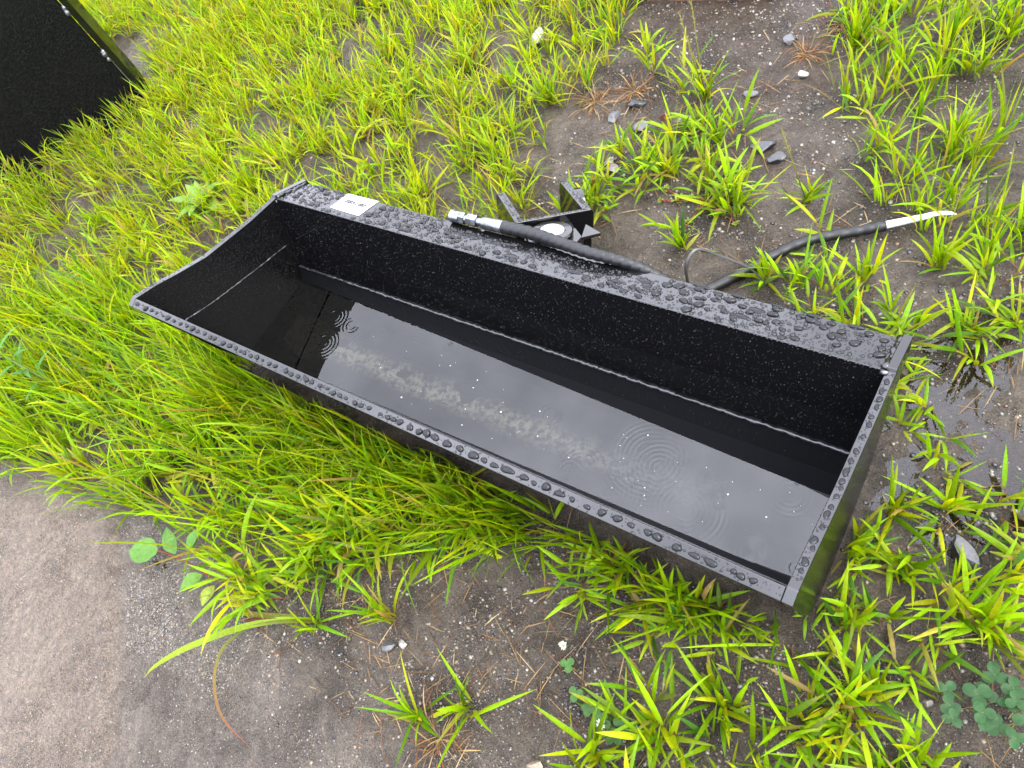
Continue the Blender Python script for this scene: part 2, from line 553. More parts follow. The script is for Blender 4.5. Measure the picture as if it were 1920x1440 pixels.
rim = [(0, 0), (.05, -.018), (.1, -.041), (.173, -.071), (.243, -.088), (.306, -.103), (.3974, -.119)]
plate = S((-.0194, -.0065), *rim[0:], (.402, -.1135), (.4954, -.1583), (.497, -.2), (.43, -.235), (.385, -.31), (.33, -.385), (.25, -.411), (.15, -.413), (.09, -.395),
          (.061, -.36), (.042, -.30), (.028, -.249), (.01, -.152), (-.006, -.08))
for k, (xa, xb) in enumerate(((-TP, 0), (L, L + TP))):
    V, F = prism_x(plate, xa, xb)
    bevel(mesh('end_plate', V, F, M['beaded'], bucket), .0015, 2)
for ep in bucket.children:                    # flat faces carry fine rain beads, the cut rims are glossy
    ep.data.materials.append(M['paint'])
    for pg in ep.data.polygons:
        if abs(pg.normal.x) < .5:
            pg.material_index = 1
inner = S((.006, -.03), (.042, -.17), (.078, -.335), (.107, -.386), (.132, -.399), (.166, -.403), (.23, -.403), (.278, -.388), (.304, -.35), (.3282, -.297))
shell = sheet_x(inner, -.009, 0, L)
sh = mesh('body_shell', *shell, M['floor_paint'], bucket)
up = S((.3282, -.297), (.3974, -.1192))
V, F = sheet_x(up, -.009, 0, L)
backw = mesh('back_wall', V, F, M['paint'], bucket)
# thick cutting edge along the front
V, F = prism_x(S((-.0194, -.0065), (-.0005, -.0002), (.0062, -.0295), (.026, -.1), (.013, -.104), (-.0075, -.06)), 0.0003, L - .0003)
lip = bevel(mesh('cutting_edge', V, F, M['paint'], bucket), .0016, 2)
# top plate of the torsion box
V, F = prism_x(S((.3979, -.119), (.4881, -.162), (.4845, -.1745), (.3945, -.129)), .0004, L - .0004)
topp = bevel(mesh('top_plate', V, F, M['paint'], bucket), .0012, 2)
V, F = prism_x(S((.4835, -.176), (.474, -.176), (.425, -.262), (.36, -.292), (.366, -.301), (.431, -.27)), .0006, L - .0006)
mesh('torsion_box_wall', V, F, M['paint'], bucket)

def bead(name, path, r, material, parent, wob=.35, seg=8):
    P = catmull(path, max(2, int(np.linalg.norm(np.subtract(path[-1], path[0])) / .006 / max(1, len(path) - 1))))
    k = len(P)
    rr = r * (1 + wob * (rng.random(k) - .5) * 2)
    P = P + rng.normal(0, r * .18, P.shape)
    V, F = tube(P, rr, seg)
    return mesh(name, V, F, material, parent, smooth=True)
bead('weld_bead', [(.004, .3265, HB - .2965), (.4, .3262, HB - .2968), (.78, .3268, HB - .2972), (1.0, .326, HB - .2968), (1.396, .3265, HB - .2968)], .0034, M['weld'], bucket)
bead('weld_bead', [(.0015, .341, HB - .228), (.0015, .221, HB - .194), (.0015, .108, HB - .159), (.0015, .03, HB - .129)], .0016, M['weld'], bucket, .8)
bead('weld_bead', [(.001, .396, HB - .123), (.001, .362, HB - .21), (.001, .329, HB - .295)], .003, M['paint'], bucket)
for xx in (.002, L - .002):
    bead('weld_bead', [(xx, .402, HB - .1185), (xx, .486, HB - .162)], .005, M['paint'], bucket)
bead('weld_bead', [(L - .006, .395, HB - .118), (L + .004, .392, HB - .1165)], .004, M['bare_weld'], bucket, .5)

# water standing in the bucket, ringed by rain drops
rings = [(.185, .172, .034, 1.1), (.227, .242, .022, 1.3), (.164, .247, .03, 1.0), (.502, .282, .011, 1.0), (.982, .185, .008, 1.0), (1.2, .193, .018, 1.2),
         (1.289, .124, .026, 1.3), (1.368, .13, .016, 1.1), (1.182, .222, .03, .5), (1.176, .108, .02, .7), (.929, .145, .045, .5), (.914, .126, .025, .6),
         (1.001, .121, .06, .5), (1.049, .219, .075, .6), (1.073, .205, .05, .6), (1.153, .148, .06, .45), (.836, .093, .016, .7), (.817, .221, .024, .6), (1.31, .252, .04, .5),
         (.42, .24, .05, .2), (.62, .17, .05, .15), (.3, .2, .05, .35)]
wx = np.arange(.0005, L, .0018); wx[-1] = L - .0005
wv = np.linspace(0, 1, 134)
WX, WV = np.meshgrid(wx, wv)
wzl = ZW - WK * WX - HB
ylo = np.interp(-wzl, [.3, .335, .386, .399], [.07, .078, .107, .132]) - .004
yhi = np.interp(-wzl, [.297, .35, .388, .403], [.3282, .304, .278, .23]) + .003
WY = ylo + WV * (yhi - ylo)
wz = np.zeros_like(WX)
for rx, ry, rr, am in rings:
    d = np.hypot(WX - rx, WY - ry)
    lam = .0095 if rr > .014 else .007
    env = np.exp(-((d - rr * .72) / (rr * .42)) ** 2)
    ang = np.arctan2(WY - ry, WX - rx)
    part = np.clip(.55 + .6 * np.sin(ang + rx * 40) + .35 * np.sin(2.3 * ang + ry * 90), .08, 1)
    wz += .0003 * am * env * part * np.cos(2 * math.pi * (d - rr) / lam)
wz += .00012 * vnoise(WX / .13, WY / .13, 31) 
wi = np.arange(WX.size).reshape(WX.shape)
water = big_mesh('rain_water', np.stack([WX, WY, wz + ZW - WK * WX], -1), np.stack([wi[:-1, :-1], wi[:-1, 1:], wi[1:, 1:], wi[1:, :-1]], -1).reshape(-1, 4),
                 M['water'], True, kind='structure', label='rain water pooled inside the black bucket, ringed by drops')
sv, sf = [], []
def pebble_template(seed=0):
    V = np.array([[1, 0, 0], [-1, 0, 0], [0, 1, 0], [0, -1, 0], [0, 0, 1], [0, 0, -1], [.6, .6, .55], [-.6, .6, .55], [-.6, -.6, .55], [.6, -.6, .55]])
    F = [[0, 2, 6], [2, 1, 7], [1, 3, 8], [3, 0, 9], [4, 6, 7], [4, 7, 8], [4, 8, 9], [4, 9, 6], [0, 6, 9], [2, 7, 6], [1, 8, 7], [3, 9, 8],
         [5, 2, 0], [5, 1, 2], [5, 3, 1], [5, 0, 3]]
    return V, np.array(F)
PV, PF = pebble_template()
for i in range(70):
    x = rng.uniform(.3, 1.37); y = rng.uniform(.12, .26); s = rng.choice([.0008, .0011, .0018, .0026], p=[.4, .35, .18, .07])
    sf.append(PF + len(PV) * i); sv.append(PV * [s, s, s * .3] + [x, y, ZW - WK * x + .0004])
big_mesh('floating_speck', np.concatenate(sv), np.concatenate(sf), M['speck'], True, kind='stuff', parent=water)

# sticker with its number, on the top plate
BKp = np.array([0, .3974, HB - .119]); tdir = np.array([0, .4881 - .3974, -.162 + .119]); tdir /= np.linalg.norm(tdir)
tn = np.array([0, -tdir[2], tdir[1]])
def on_top(x, s, off=0.0):
    return BKp + np.array([x, 0, 0]) + tdir * s + tn * off
lab = []
ex = (on_top(1, 0) - on_top(0, 0))
La, Lb, Lc, Ld = on_top(.166, .024, .0007), on_top(.262, .021, .0007), on_top(.249, .105 - .002, .0007), on_top(.149, .1015, .0007)
N1, N2 = 14, 8
lv = []
for j in range(N2 + 1):
    for i in range(N1 + 1):
        u, v = i / N1, j / N2
        p_ = (La * (1 - u) + Lb * u) * (1 - v) + (Ld * (1 - u) + Lc * u) * v
        lv.append(p_ + tn * (.0003 + .0008 * max(0, vnoise(np.array([u * 4.]), np.array([v * 3.]), 41)[0])))
lf = [[j * (N1 + 1) + i, j * (N1 + 1) + i + 1, (j + 1) * (N1 + 1) + i + 1, (j + 1) * (N1 + 1) + i] for j in range(N2) for i in range(N1)]
sticker = mesh('sticker', lv, lf, M['paper'], topp, smooth=True, label='white paper sticker printed with a grey number')
cu = bpy.data.curves.new('t', 'FONT'); cu.body = 'E85180'; cu.size = .022; cu.align_x = 'CENTER'; cu.align_y = 'CENTER'; cu.extrude = .0001; cu.shear = .12; cu.offset = .0006
to = bpy.data.objects.new('t', cu); C.objects.link(to)
bpy.context.view_layer.update()
tm = bpy.data.meshes.new_from_object(to.evaluated_get(bpy.context.evaluated_depsgraph_get()))
bpy.data.objects.remove(to)
tv = np.array([v.co[:] for v in tm.vertices]); tf = [list(p.vertices) for p in tm.polygons]
cen = (La + Lb + Lc + Ld) / 4 + tdir * .004 + tn * .0016
mesh('printed_number', cen + tv[:, :1] * ex * 1.0 + tv[:, 1:2] * tdir * .9 + tv[:, 2:3] * tn, tf, M['ink'], sticker)
V, F = box((Lc * .45 + Ld * .55) - tdir * .012 + tn * .0013, [ex, tdir, tn], (.03, .0028, .0002))
mesh('printed_stripe', V, F, M['ink_pale'], sticker)

# tilting hitch behind the top plate
hn = tn
e1 = np.array([.644, .68, -.352]); e1 -= hn * (e1 @ hn); e1 /= np.linalg.norm(e1)
e2 = np.cross(hn, e1)
HC = np.array([.681, .561, .211])
hitch = empty('hitch_bracket', tuple(HC), bucket)
def HL(a, b, c):
    return HC + e1 * a + e2 * b + hn * c
for a in (-.057, .101):
    V, F = [], []
    sec = [(.058, 0), (.225, 0), (.236, -.008), (.24, -.03), (.232, -.075), (.19, -.115), (.058, -.125)]
    k = len(sec)
    V = [HL(a - .0095, b, c) for b, c in sec] + [HL(a + .0095, b, c) for b, c in sec]
    F = [list(range(k)), list(range(k, 2 * k))[::-1]] + [[i, k + i, k + (i + 1) % k, (i + 1) % k] for i in range(k)]
    ear = bevel(mesh('ear', V, F, M['paint'], hitch), .0015, 2)
    if a < 0:
        continue
    sgn = 1
    V, F = rev(HL(a + sgn * .0095, .195, -.048), e1 * sgn, [(.038, 0), (.038, .022), (.026, .024), (.026, .018)], 24)
    mesh('pin_boss', V, F, M['paint'], ear, smooth=False)
# cross plate with a bent top edge
sec = [(-.068, .004), (.106, .004), (.112, -.004), (.112, -.058), (.1, -.066), (-.02, -.04), (-.068, -.012)]
k = len(sec)
V = [HL(a, .0475, c) for a, c in sec] + [HL(a, .0575, c) for a, c in sec]
F = [list(range(k))[::-1], list(range(k, 2 * k))] + [[i, (i + 1) % k, k + (i + 1) % k, k + i] for i in range(k)]
bevel(mesh('cross_plate', V, F, M['paint'], hitch), .0015, 2)
# base plate carrying the pivot
sec = [(-.06, -.05), (.03, -.06), (.056, -.03), (.056, .046), (-.05, .046)]
k = len(sec)
V = [HL(a, b, -.016) for a, b in sec] + [HL(a, b, -.03) for a, b in sec]
F = [list(range(k)), list(range(k, 2 * k))[::-1]] + [[i, k + i, k + (i + 1) % k, (i + 1) % k] for i in range(k)]
mesh('base_plate', V, F, M['paint'], hitch)
V, F = rev(HL(0, 0, -.03), hn, [(.046, 0), (.046, .022), (.043, .026), (.03, .027), (.0265, .025), (.0265, .018)], 32)
boss = mesh('pivot_boss', V, F, M['paint'], hitch, smooth=False)
V, F = rev(HL(0, 0, -.02), hn, [(.0262, 0), (.0262, .0165), (.0235, .0185)], 32)
mesh('pivot_pin', V, F, M['pin'], hitch, smooth=False, label='pale zinc face of the round pivot pin')
V = [HL(*q) for q in ((.072, -.012, .002), (.045, -.06, -.002), (.092, -.052, -.004), (.072, -.012, -.008), (.045, -.06, -.010), (.092, -.052, -.011))]
bevel(mesh('gusset', V, [[0, 1, 2], [5, 4, 3], [0, 3, 4, 1], [1, 4, 5, 2], [2, 5, 3, 0]], M['paint'], hitch), .001, 2)
# ------------------------------------------------------------------ hoses
hose = empty('hydraulic_hose', (.7, .5, .25), label='black hydraulic hose in a spiral guard lying on the bucket top plate', cat='hose')
hp = [on_top(.612, .103, .0165), on_top(.682, .1055, .0165), on_top(.753, .098, .0165), on_top(.821, .09, .016), on_top(.875, .0945, .0125), on_top(.92, .103, .005),
      on_top(.955, .113, -.008), on_top(.99, .125, -.03), on_top(1.02, .133, -.07), (1.05, .56, .1), (1.03, .58, .05), (.95, .6, .028)]
P = catmull(hp, 24)
d = np.concatenate([[0], np.cumsum(np.linalg.norm(np.diff(P, axis=0), axis=1))])
# resample evenly and cut the guard's helical groove in one sweep
ss = np.arange(0, d[-1], .0016)
P = np.stack([np.interp(ss, d, P[:, i]) for i in range(3)], 1)
T = np.gradient(P, axis=0); T /= np.linalg.norm(T, axis=1)[:, None]
upv = tn.copy(); GV = []
seg = 24
for i in range(len(P)):
    a = np.cross(upv, T[i]); a /= np.linalg.norm(a); b = np.cross(T[i], a); upv = b
    for j in range(seg):
        th = 2 * math.pi * j / seg
        ph = (ss[i] / .0185 + j / seg) % 1.0
        gr_ = .82 + .18 * math.sin(math.pi * ph) ** .45
        r = .0148 * gr_ * (1 - .03 * (ph - .5) ** 2 * 4) * (1 - .32 * min(1, ss[i] / .42))
        GV.append(P[i] + r * (math.cos(th) * a + math.sin(th) * b))
GFc = [[i * seg + j, i * seg + (j + 1) % seg, (i + 1) * seg + (j + 1) % seg, (i + 1) * seg + j] for i in range(len(P) - 1) for j in range(seg)]
GFc += [list(range(seg))[::-1], list(range((len(P) - 1) * seg, len(P) * seg))]
mesh('spiral_guard', GV, GFc, M['guard'], hose, smooth=True)
A0 = on_top(.615, .103, .0165); A1 = on_top(.468, .0985, .0145)
ad = (A1 - A0) / np.linalg.norm(A1 - A0)
def hexrev(o, d, profile, nm, sm=False, seg=6):
    V, F = rev(o, d, profile, seg)
    return bevel(mesh(nm, V, F, M['zinc'], hose), .0008, 2)
hexrev(A0, ad, [(.0135, 0), (.0138, .004), (.0138, .052), (.012, .056)], 'ferrule', seg=20)
hexrev(A0 + ad * .056, ad, [(.0085, 0), (.0085, .016)], 'neck', seg=16)
hexrev(A0 + ad * .07, ad, [(.0125, 0), (.0138, .003), (.0138, .023), (.0125, .026)], 'hex_nut')
hexrev(A0 + ad * .096, ad, [(.0095, 0), (.0095, .008)], 'thread', seg=16)
hexrev(A0 + ad * .102, ad, [(.0125, 0), (.014, .003), (.014, .012), (.0125, .015)], 'hex_nut')
hexrev(A0 + ad * .117, ad, [(.0115, 0), (.0128, .002), (.0128, .016), (.0145, .018), (.0145, .022)], 'dust_cap', seg=20)

hose2 = empty('hydraulic_hose', (1.2, .85, 0), label='black hydraulic hose on the ground ending in a white plastic cap', cat='hose')
hp2 = [(.93, .545, .06), (.985, .62, .03), (1.043, .70, .022), (1.082, .752, .024), (1.139, .812, .026), (1.215, .858, .024), (1.27, .89, .026)]
P2 = catmull(hp2, 16)
rr2 = .0115 + .0009 * np.sin(np.arange(len(P2)) * 1.1) + rng.normal(0, .0003, len(P2))
mesh('hose', *tube(P2, rr2, 16), M['rubber'], hose2, smooth=True)
P3 = catmull([(1.265, .888, .026), (1.3, .908, .028), (1.335, .928, .03)], 8)
mesh('end_fitting', *tube(P3, np.linspace(.0085, .0065, len(P3)), 14), M['plastic'], hose2, smooth=True)
P3 = catmull([(1.333, .927, .03), (1.352, .938, .033), (1.375, .95, .028), (1.39, .956, .018)], 8)
mesh('cap_tail', *tube(P3, np.linspace(.0075, .0035, len(P3)), 10, True, .6), M['plastic'], hose2, smooth=True)
strap = empty('cable_tie', (1.0, .6, 0), label='thin black cable tie arching up behind the bucket', cat='cable tie')
P4 = catmull([(.995, .545, .16), (.99, .56, .2), (1.0, .59, .215), (1.03, .62, .17), (1.075, .65, .11), (1.1, .665, .05)], 10)
mesh('strap', *tube(P4, .0032, 8, True, .35), M['strap'], strap, smooth=True)

# ------------------------------------------------------------------ second bucket, top left
G = np.array([-1.36, .84, 0]); u = np.array([-.614, -.789, 0]); u /= np.linalg.norm(u); v = np.array([-u[1], u[0], 0]); zz = np.array([0, 0, 1.0])
b2 = empty('upright_bucket', tuple(G + u * .7), label='large black steel bucket standing upright in the grass at top left', cat='bucket')
def BX(name, uc, vc, zc, hu, hv, hz, material, parent=b2, bv=.003):
    V, F = box(G + u * uc + v * vc + zz * zc, [u, v, zz], (hu, hv, hz))
    return bevel(mesh(name, V, F, material, parent), bv, 2)
BX('face_panel', .72, 0, .44, .7, .008, .43, M['beaded'])
BX('end_plate', .0, -.035, .44, .012, .05, .43, M['paint'])
BX('end_plate', 1.44, -.035, .44, .012, .05, .43, M['paint'])
BX('cutting_edge', .72, .035, .022, .68, .04, .012, M['paint'])
BX('body_shell', .72, -.25, .38, .5, .22, .34, M['paint'])
for z0, z1 in ((.19, .235), (.375, .41)):
    bead('weld_bead', [tuple(G + u * .016 + v * .011 + zz * z0), tuple(G + u * .016 + v * .011 + zz * z1)], .007, M['bare_weld'], b2, .5)

# ------------------------------------------------------------------ rain droplets
def cap(seg, rings, hgt=.42):
    V = []; F = []
    for i in range(rings):
        a = i / rings * math.pi / 2
        r = math.cos(a) ** .8; z = math.sin(a) * hgt
        for j in range(seg):
            V.append((r * math.cos(2 * math.pi * j / seg), r * math.sin(2 * math.pi * j / seg), z if i else -.12))
    V.append((0, 0, hgt))
    for i in range(rings - 1):
        for j in range(seg):
            F.append([i * seg + j, i * seg + (j + 1) % seg, (i + 1) * seg + (j + 1) % seg])
            F.append([i * seg + j, (i + 1) * seg + (j + 1) % seg, (i + 1) * seg + j])
    t = (rings - 1) * seg
    F += [[t + j, t + (j + 1) % seg, len(V) - 1] for j in range(seg)]
    return np.array(V), np.array(F)
DV, DF = cap(14, 5, .62)
SV, SF = cap(7, 3, .7)
drop_me = []
for k in range(4):                                  # four slightly uneven drop shapes shared by all big drops
    W = DV.copy()
    th = np.arctan2(W[:, 1], W[:, 0])
    f = 1 + .1 * np.sin(th * 2 + k) + .08 * np.sin(th * 3 + 2 * k)
    W[:, :2] *= f[:, None]
    me = bpy.data.meshes.new('water_drop'); me.from_pydata(W.tolist(), [], DF.tolist()); me.shade_smooth(); me.materials.append(M['drop'])
    drop_me.append(me)
fine_v, fine_f, fine_n = [], [], [0]
def frame_of(nrm, xdir):
    z = np.array(nrm, float); z /= np.linalg.norm(z)
    x = np.array(xdir, float); x -= z * (x @ z); x /= np.linalg.norm(x)
    return np.stack([x, np.cross(z, x), z], 1)
def big_drop(p, R, sx, sy, sz, parent):
    o = bpy.data.objects.new('water_drop', random.choice(drop_me))
    C.objects.link(o); o.parent = parent
    mm = np.eye(4); mm[:3, :3] = R @ np.diag([sx, sy, sz]); mm[:3, 3] = np.array(p) - np.array(wloc(parent))
    o.matrix_local = Matrix(mm.tolist())
def small_drop(p, R, r, el=1.0):
    fine_v.append((SV * [r, r * el, r]) @ R.T + np.array(p)); fine_f.append(SF + fine_n[0]); fine_n[0] += len(SV)
def scatter(fn, U, Vd, n, rfun, minf=.95, parent=None, bigmin=1e9, avoid=None, R=None, elong=0.0, edge=True):
    """dart throwing on a patch: fn(u, v) gives the surface point"""
    pts = []; cell = {}
    cs = .008
    for _ in range(n * 4):
        if len(pts) >= n:
            break
        uu = rng.uniform(*U); vv = rng.uniform(*Vd); r = rfun()
        if edge and (vv - r * .9 < Vd[0] or vv + r * .9 > Vd[1] or uu - r < U[0] or uu + r > U[1]):
            continue
        if avoid and avoid(uu, vv, r):
            continue
        cx, cy = int(uu / cs), int(vv / cs)
        ok = True
        for a in (-2, -1, 0, 1, 2):
            for b in (-2, -1, 0, 1, 2):
                for (u2, v2, r2) in cell.get((cx + a, cy + b), ()):
                    if (uu - u2) ** 2 + (vv - v2) ** 2 < ((r + r2) * minf) ** 2:
                        ok = False
        if not ok:
            continue
        cell.setdefault((cx, cy), []).append((uu, vv, r)); pts.append((uu, vv, r))
    for uu, vv, r in pts:
        p = fn(uu, vv)
        if r >= bigmin:
            e = 1 + elong * rng.random()
            a = rng.uniform(-.4, .4)
            R2 = R @ np.array([[math.cos(a), -math.sin(a), 0], [math.sin(a), math.cos(a), 0], [0, 0, 1]])
            big_drop(p, R2, r * e, r * (1 - .2 * rng.random()), r * rng.uniform(.85, 1.1), parent)
        else:
            small_drop(p, R, r, 1 + .25 * rng.random())
    return pts
def rf(choices):
    w = np.array([c[0] for c in choices], float); w /= w.sum()
    def f():
        k = rng.choice(len(choices), p=w)
        return rng.uniform(choices[k][1], choices[k][2])
    return f
Rtop = frame_of(tn, [1, 0, 0])
TL = np.linalg.norm([.4881 - .3974, .047])
hose_s = np.array([on_top(.612, .103), on_top(.99, .092)])
def avoid_top(uu, vv, r):
    if .145 < uu < .268 and vv > .018 - r:
        return True
    return .46 < uu < 1.0 and vv > .083 - r
scatter(lambda a, b: on_top(a, b), (.006, L - .006), (.002, TL - .003), 90, rf([(1, .0055, .0085)]), 1.15, topp, .0045, avoid_top, Rtop, .35)
scatter(lambda a, b: on_top(a, b), (.006, L - .006), (.002, TL - .003), 250, rf([(3, .0034, .0046), (1, .0046, .006)]), .9, topp, .0052, avoid_top, Rtop, .3)
scatter(lambda a, b: on_top(a, b), (.006, L - .006), (.0015, TL - .002), 2300, rf([(6, .0009, .0016), (3, .0016, .0026), (1, .0026, .0036)]), .8, None, 9, avoid_top, Rtop)
for _ in range(14):
    xx_, ss_ = rng.uniform(.5, 1.36), rng.uniform(.015, .08)
    if not avoid_top(xx_, ss_, .012):
        big_drop(on_top(xx_, ss_), Rtop, rng.uniform(.008, .016), rng.uniform(.006, .01), rng.uniform(.003, .005), topp)
# long beads hanging along the far edge of the top plate
for x, ln in ((.06, .03), (.12, .02), (1.06, .017), (1.13, .013), (1.2, .011), (1.26, .016), (1.33, .014)):
    big_drop(on_top(x, TL - .0045), Rtop, ln, .0045, .006, topp)
x = .01
while x < L - .01:
    r = rng.uniform(.0012, .0028)
    small_drop(on_top(x, -.0002, -.0006), frame_of(tn - tdir * 1.2, [1, 0, 0]), r, 1.0)
    x += r * 2 + abs(rng.normal(.003, .004))
# cutting edge
LA = np.array([0, -.0194, HB - .0065]); LB = np.array([0, -.0005, HB - .0002]); lw = np.linalg.norm(LB - LA); ld = (LB - LA) / lw
Rlip = frame_of(np.cross([1, 0, 0], ld), [1, 0, 0])
lipf = lambda a, b: LA + np.array([a, 0, 0]) + ld * b
x = .012
while x < L - .02:
    r = rng.uniform(.0034, .0064) * (1 + .2 * (x > .8))
    el = rng.uniform(.9, 1.2) if x < .85 or rng.random() < .6 else rng.uniform(1.2, 2.0)
    big_drop(lipf(x, rng.uniform(.42, .58) * lw), Rlip, r * el, r * rng.uniform(.85, 1.0), r * rng.uniform(1.0, 1.35), lip)
    x += r * el * 2 + abs(rng.normal(.006, .006)) + .0015
scatter(lipf, (0, L), (.001, lw - .001), 420, rf([(4, .0007, .0013), (2, .0013, .0021)]), .9, None, 9, None, Rlip)
# rim of the right end plate
rimp = np.array([(0, a, b + HB) for a, b in rim]); rs = np.concatenate([[0], np.cumsum(np.linalg.norm(np.diff(rimp, axis=0), axis=1))])
def rimf(x0):
    def f(a, b):
        return np.array([x0 + b, np.interp(a, rs, rimp[:, 1]), np.interp(a, rs, rimp[:, 2])])
    return f
rdir = rimp[-1] - rimp[0]
Rrim = frame_of(np.cross([1, 0, 0], rdir), rdir)
end_plates = [o for o in bucket.children if o.name.startswith('end_plate')]
s_ = .03
while s_ < rs[-1] - .01:
    r = rng.uniform(.0032, .0052)
    el = rng.uniform(1.0, 1.7)
    big_drop(rimf(L)(s_, TP * rng.uniform(.4, .6)), Rrim, r * el, r, r * .9, end_plates[1])
    s_ += r * el * 2 + abs(rng.normal(.006, .008))
for x0 in (L, -TP):
    scatter(lambda a, b, x0=x0: rimf(x0)(a, b), (0.005, rs[-1]), (.001, TP - .001), 120, rf([(4, .0007, .0013), (2, .0013, .0023)]), .9, None, 9, None, Rrim)
# walls inside
bw0 = np.array([0, .3282, HB - .297]); bw1 = np.array([0, .3974, HB - .1192]); bl = np.linalg.norm(bw1 - bw0); bd = (bw1 - bw0) / bl
Rback = frame_of(np.cross([1, 0, 0], bd), [1, 0, 0])
scatter(lambda a, b: bw0 + np.array([a, 0, 0]) + bd * b, (.005, L - .005), (.006, bl - .004), 4600, rf([(12, .0004, .0007), (4, .0007, .0011), (1.1, .0011, .0015), (.15, .0015, .002)]), .95, None, 9, None, Rback)
lw0 = np.array([0, .305, HB - .348]); lw1 = np.array([0, .3265, HB - .302]); ll = np.linalg.norm(lw1 - lw0); lld = (lw1 - lw0) / ll
scatter(lambda a, b: lw0 + np.array([a, 0, 0]) + lld * b, (.005, L - .005), (.004, ll - .003), 700, rf([(10, .0004, .0007), (3, .0007, .0011)]), .95, None, 9, None, frame_of(np.cross([1, 0, 0], lld), [1, 0, 0]))
fw0 = np.array([0, .078, HB - .335]); fw1 = np.array([0, .042, HB - .17]); fl = np.linalg.norm(fw1 - fw0); fd = (fw1 - fw0) / fl
scatter(lambda a, b: fw0 + np.array([a, 0, 0]) + fd * b, (.005, L - .005), (.001, fl), 2600, rf([(10, .0004, .0008), (3, .0008, .0012)]), .95, None, 9, None, frame_of(-np.cross([1, 0, 0], fd), [1, 0, 0]))
fw2 = np.array([0, .0065, HB - .031]); fl2 = np.linalg.norm(fw2 - fw1); fd2 = (fw2 - fw1) / fl2
scatter(lambda a, b: fw1 + np.array([a, 0, 0]) + fd2 * b, (.005, L - .005), (.001, fl2), 1800, rf([(10, .0004, .0008), (3, .0008, .0012)]), .95, None, 9, None, frame_of(-np.cross([1, 0, 0], fd2), [1, 0, 0]))
Rend = frame_of([1, 0, 0], [0, 1, 0])
scatter(lambda a, b: np.array([0.0, a, b]), (.06, .34), (HB - .31, HB - .1), 700, rf([(10, .0004, .0008), (2, .0008, .0012)]), .95, None, 9,
        lambda a, b, r: b > HB - .02 - .3 * a or b < HB - .33 + max(0, (a - .31)) * 2 , Rend)
# ears of the hitch and the hose guard
Rh = frame_of(hn, e2)
for a in (-.057, .101):
    scatter(lambda p, q, a=a: HL(a + q, p, 0), (.062, .223), (-.0085, .0085), 55, rf([(5, .0009, .0016), (2, .0016, .003), (1, .003, .0055)]), .95, None, 9, None, Rh)
scatter(lambda p, q: HL(p, q, .0045), (-.066, .104), (.0485, .0565), 40, rf([(5, .0009, .0016), (2, .0016, .0028)]), .95, None, 9, None, frame_of(hn, e1))
Rf2 = frame_of(v, u)
scatter(lambda a, b: G + u * a + v * .008 + zz * b, (.02, 1.1), (.05, .6), 700, rf([(5, .0006, .001), (1, .001, .0016)]), .95, None, 9, None, Rf2)
big_mesh('fine_droplet', np.concatenate(fine_v), np.concatenate(fine_f), M['fine_drop'], True, kind='stuff', parent=bucket)

# ------------------------------------------------------------------ grass
def blades(B, az, el, ln, wd, cv, roll, nseg=5, fold=.22, prof=None):
    """N blades at once: base, azimuth, start elevation, length, width, droop, roll -> (N, (nseg+1)*3, 3), faces, s"""
    N = len(az)
    if prof is None:
        prof = np.interp(np.linspace(0, 1, nseg + 1), [0, .15, .4, .7, .9, 1], [.5, .85, 1, .72, .34, .03])
    P = np.array(B, float).copy()
    V = np.zeros((N, nseg + 1, 3, 3))
    for k in range(nseg + 1):
        s = k / nseg
        e = el - cv * s ** 1.3
        t = np.stack([np.cos(e) * np.cos(az), np.cos(e) * np.sin(az), np.sin(e)], 1)
        hz = np.stack([-np.sin(az), np.cos(az), np.zeros(N)], 1)
        nr = np.cross(t, hz)
        sd = hz * np.cos(roll)[:, None] + nr * np.sin(roll)[:, None]
        nn = nr * np.cos(roll)[:, None] - hz * np.sin(roll)[:, None]
        w = (wd * prof[k])[:, None] * .5
        V[:, k, 0] = P - sd * w; V[:, k, 1] = P + nn * w * fold * 2; V[:, k, 2] = P + sd * w
        P = P + t * (ln / nseg)[:, None]
    F = []
    for k in range(nseg):
        for c in range(2):
            a = k * 3 + c
            F.append([a, a + 1, a + 4, a + 3])
    return V.reshape(N, -1, 3), np.array(F), np.repeat(np.linspace(0, 1, nseg + 1), 3)

PAL = {'lime': (.155, .27, .002), 'green': (.07, .165, .003), 'blue': (.035, .1, .012), 'yellow': (.25, .27, .003), 'dry': (.2, .13, .04), 'red': (.09, .03, .014)}
def pick_cols(N, w):
    ks = list(w); p = np.array([w[k] for k in ks], float); p /= p.sum()
    c = np.array([PAL[k] for k in ks])[rng.choice(len(ks), N, p=p)]
    c2 = np.array([PAL[k] for k in ks])[rng.choice(len(ks), N, p=p)]
    t = rng.random((N, 1)) * .5
    return (c * (1 - t) + c2 * t) * rng.uniform(.55, 1.25, (N, 1))

def hits_bucket(V):
    x, y, z = V[..., 0], V[..., 1], V[..., 2]
    zs = [0.0, .02, .055, .115, .166, .263, .335, .42]
    yf = np.interp(z, zs, [.1, .075, .055, .036, .022, .004, -.012, -.026]) - .004
    yb = np.interp(z, [0, .03, .1, .18, .215, .26, .42], [.3, .34, .40, .44, .50, .502, .502]) + .004
    return ((x > -TP - .004) & (x < L + TP + .004) & (y > yf) & (y < yb) & (z < HB + .004)).any(1)

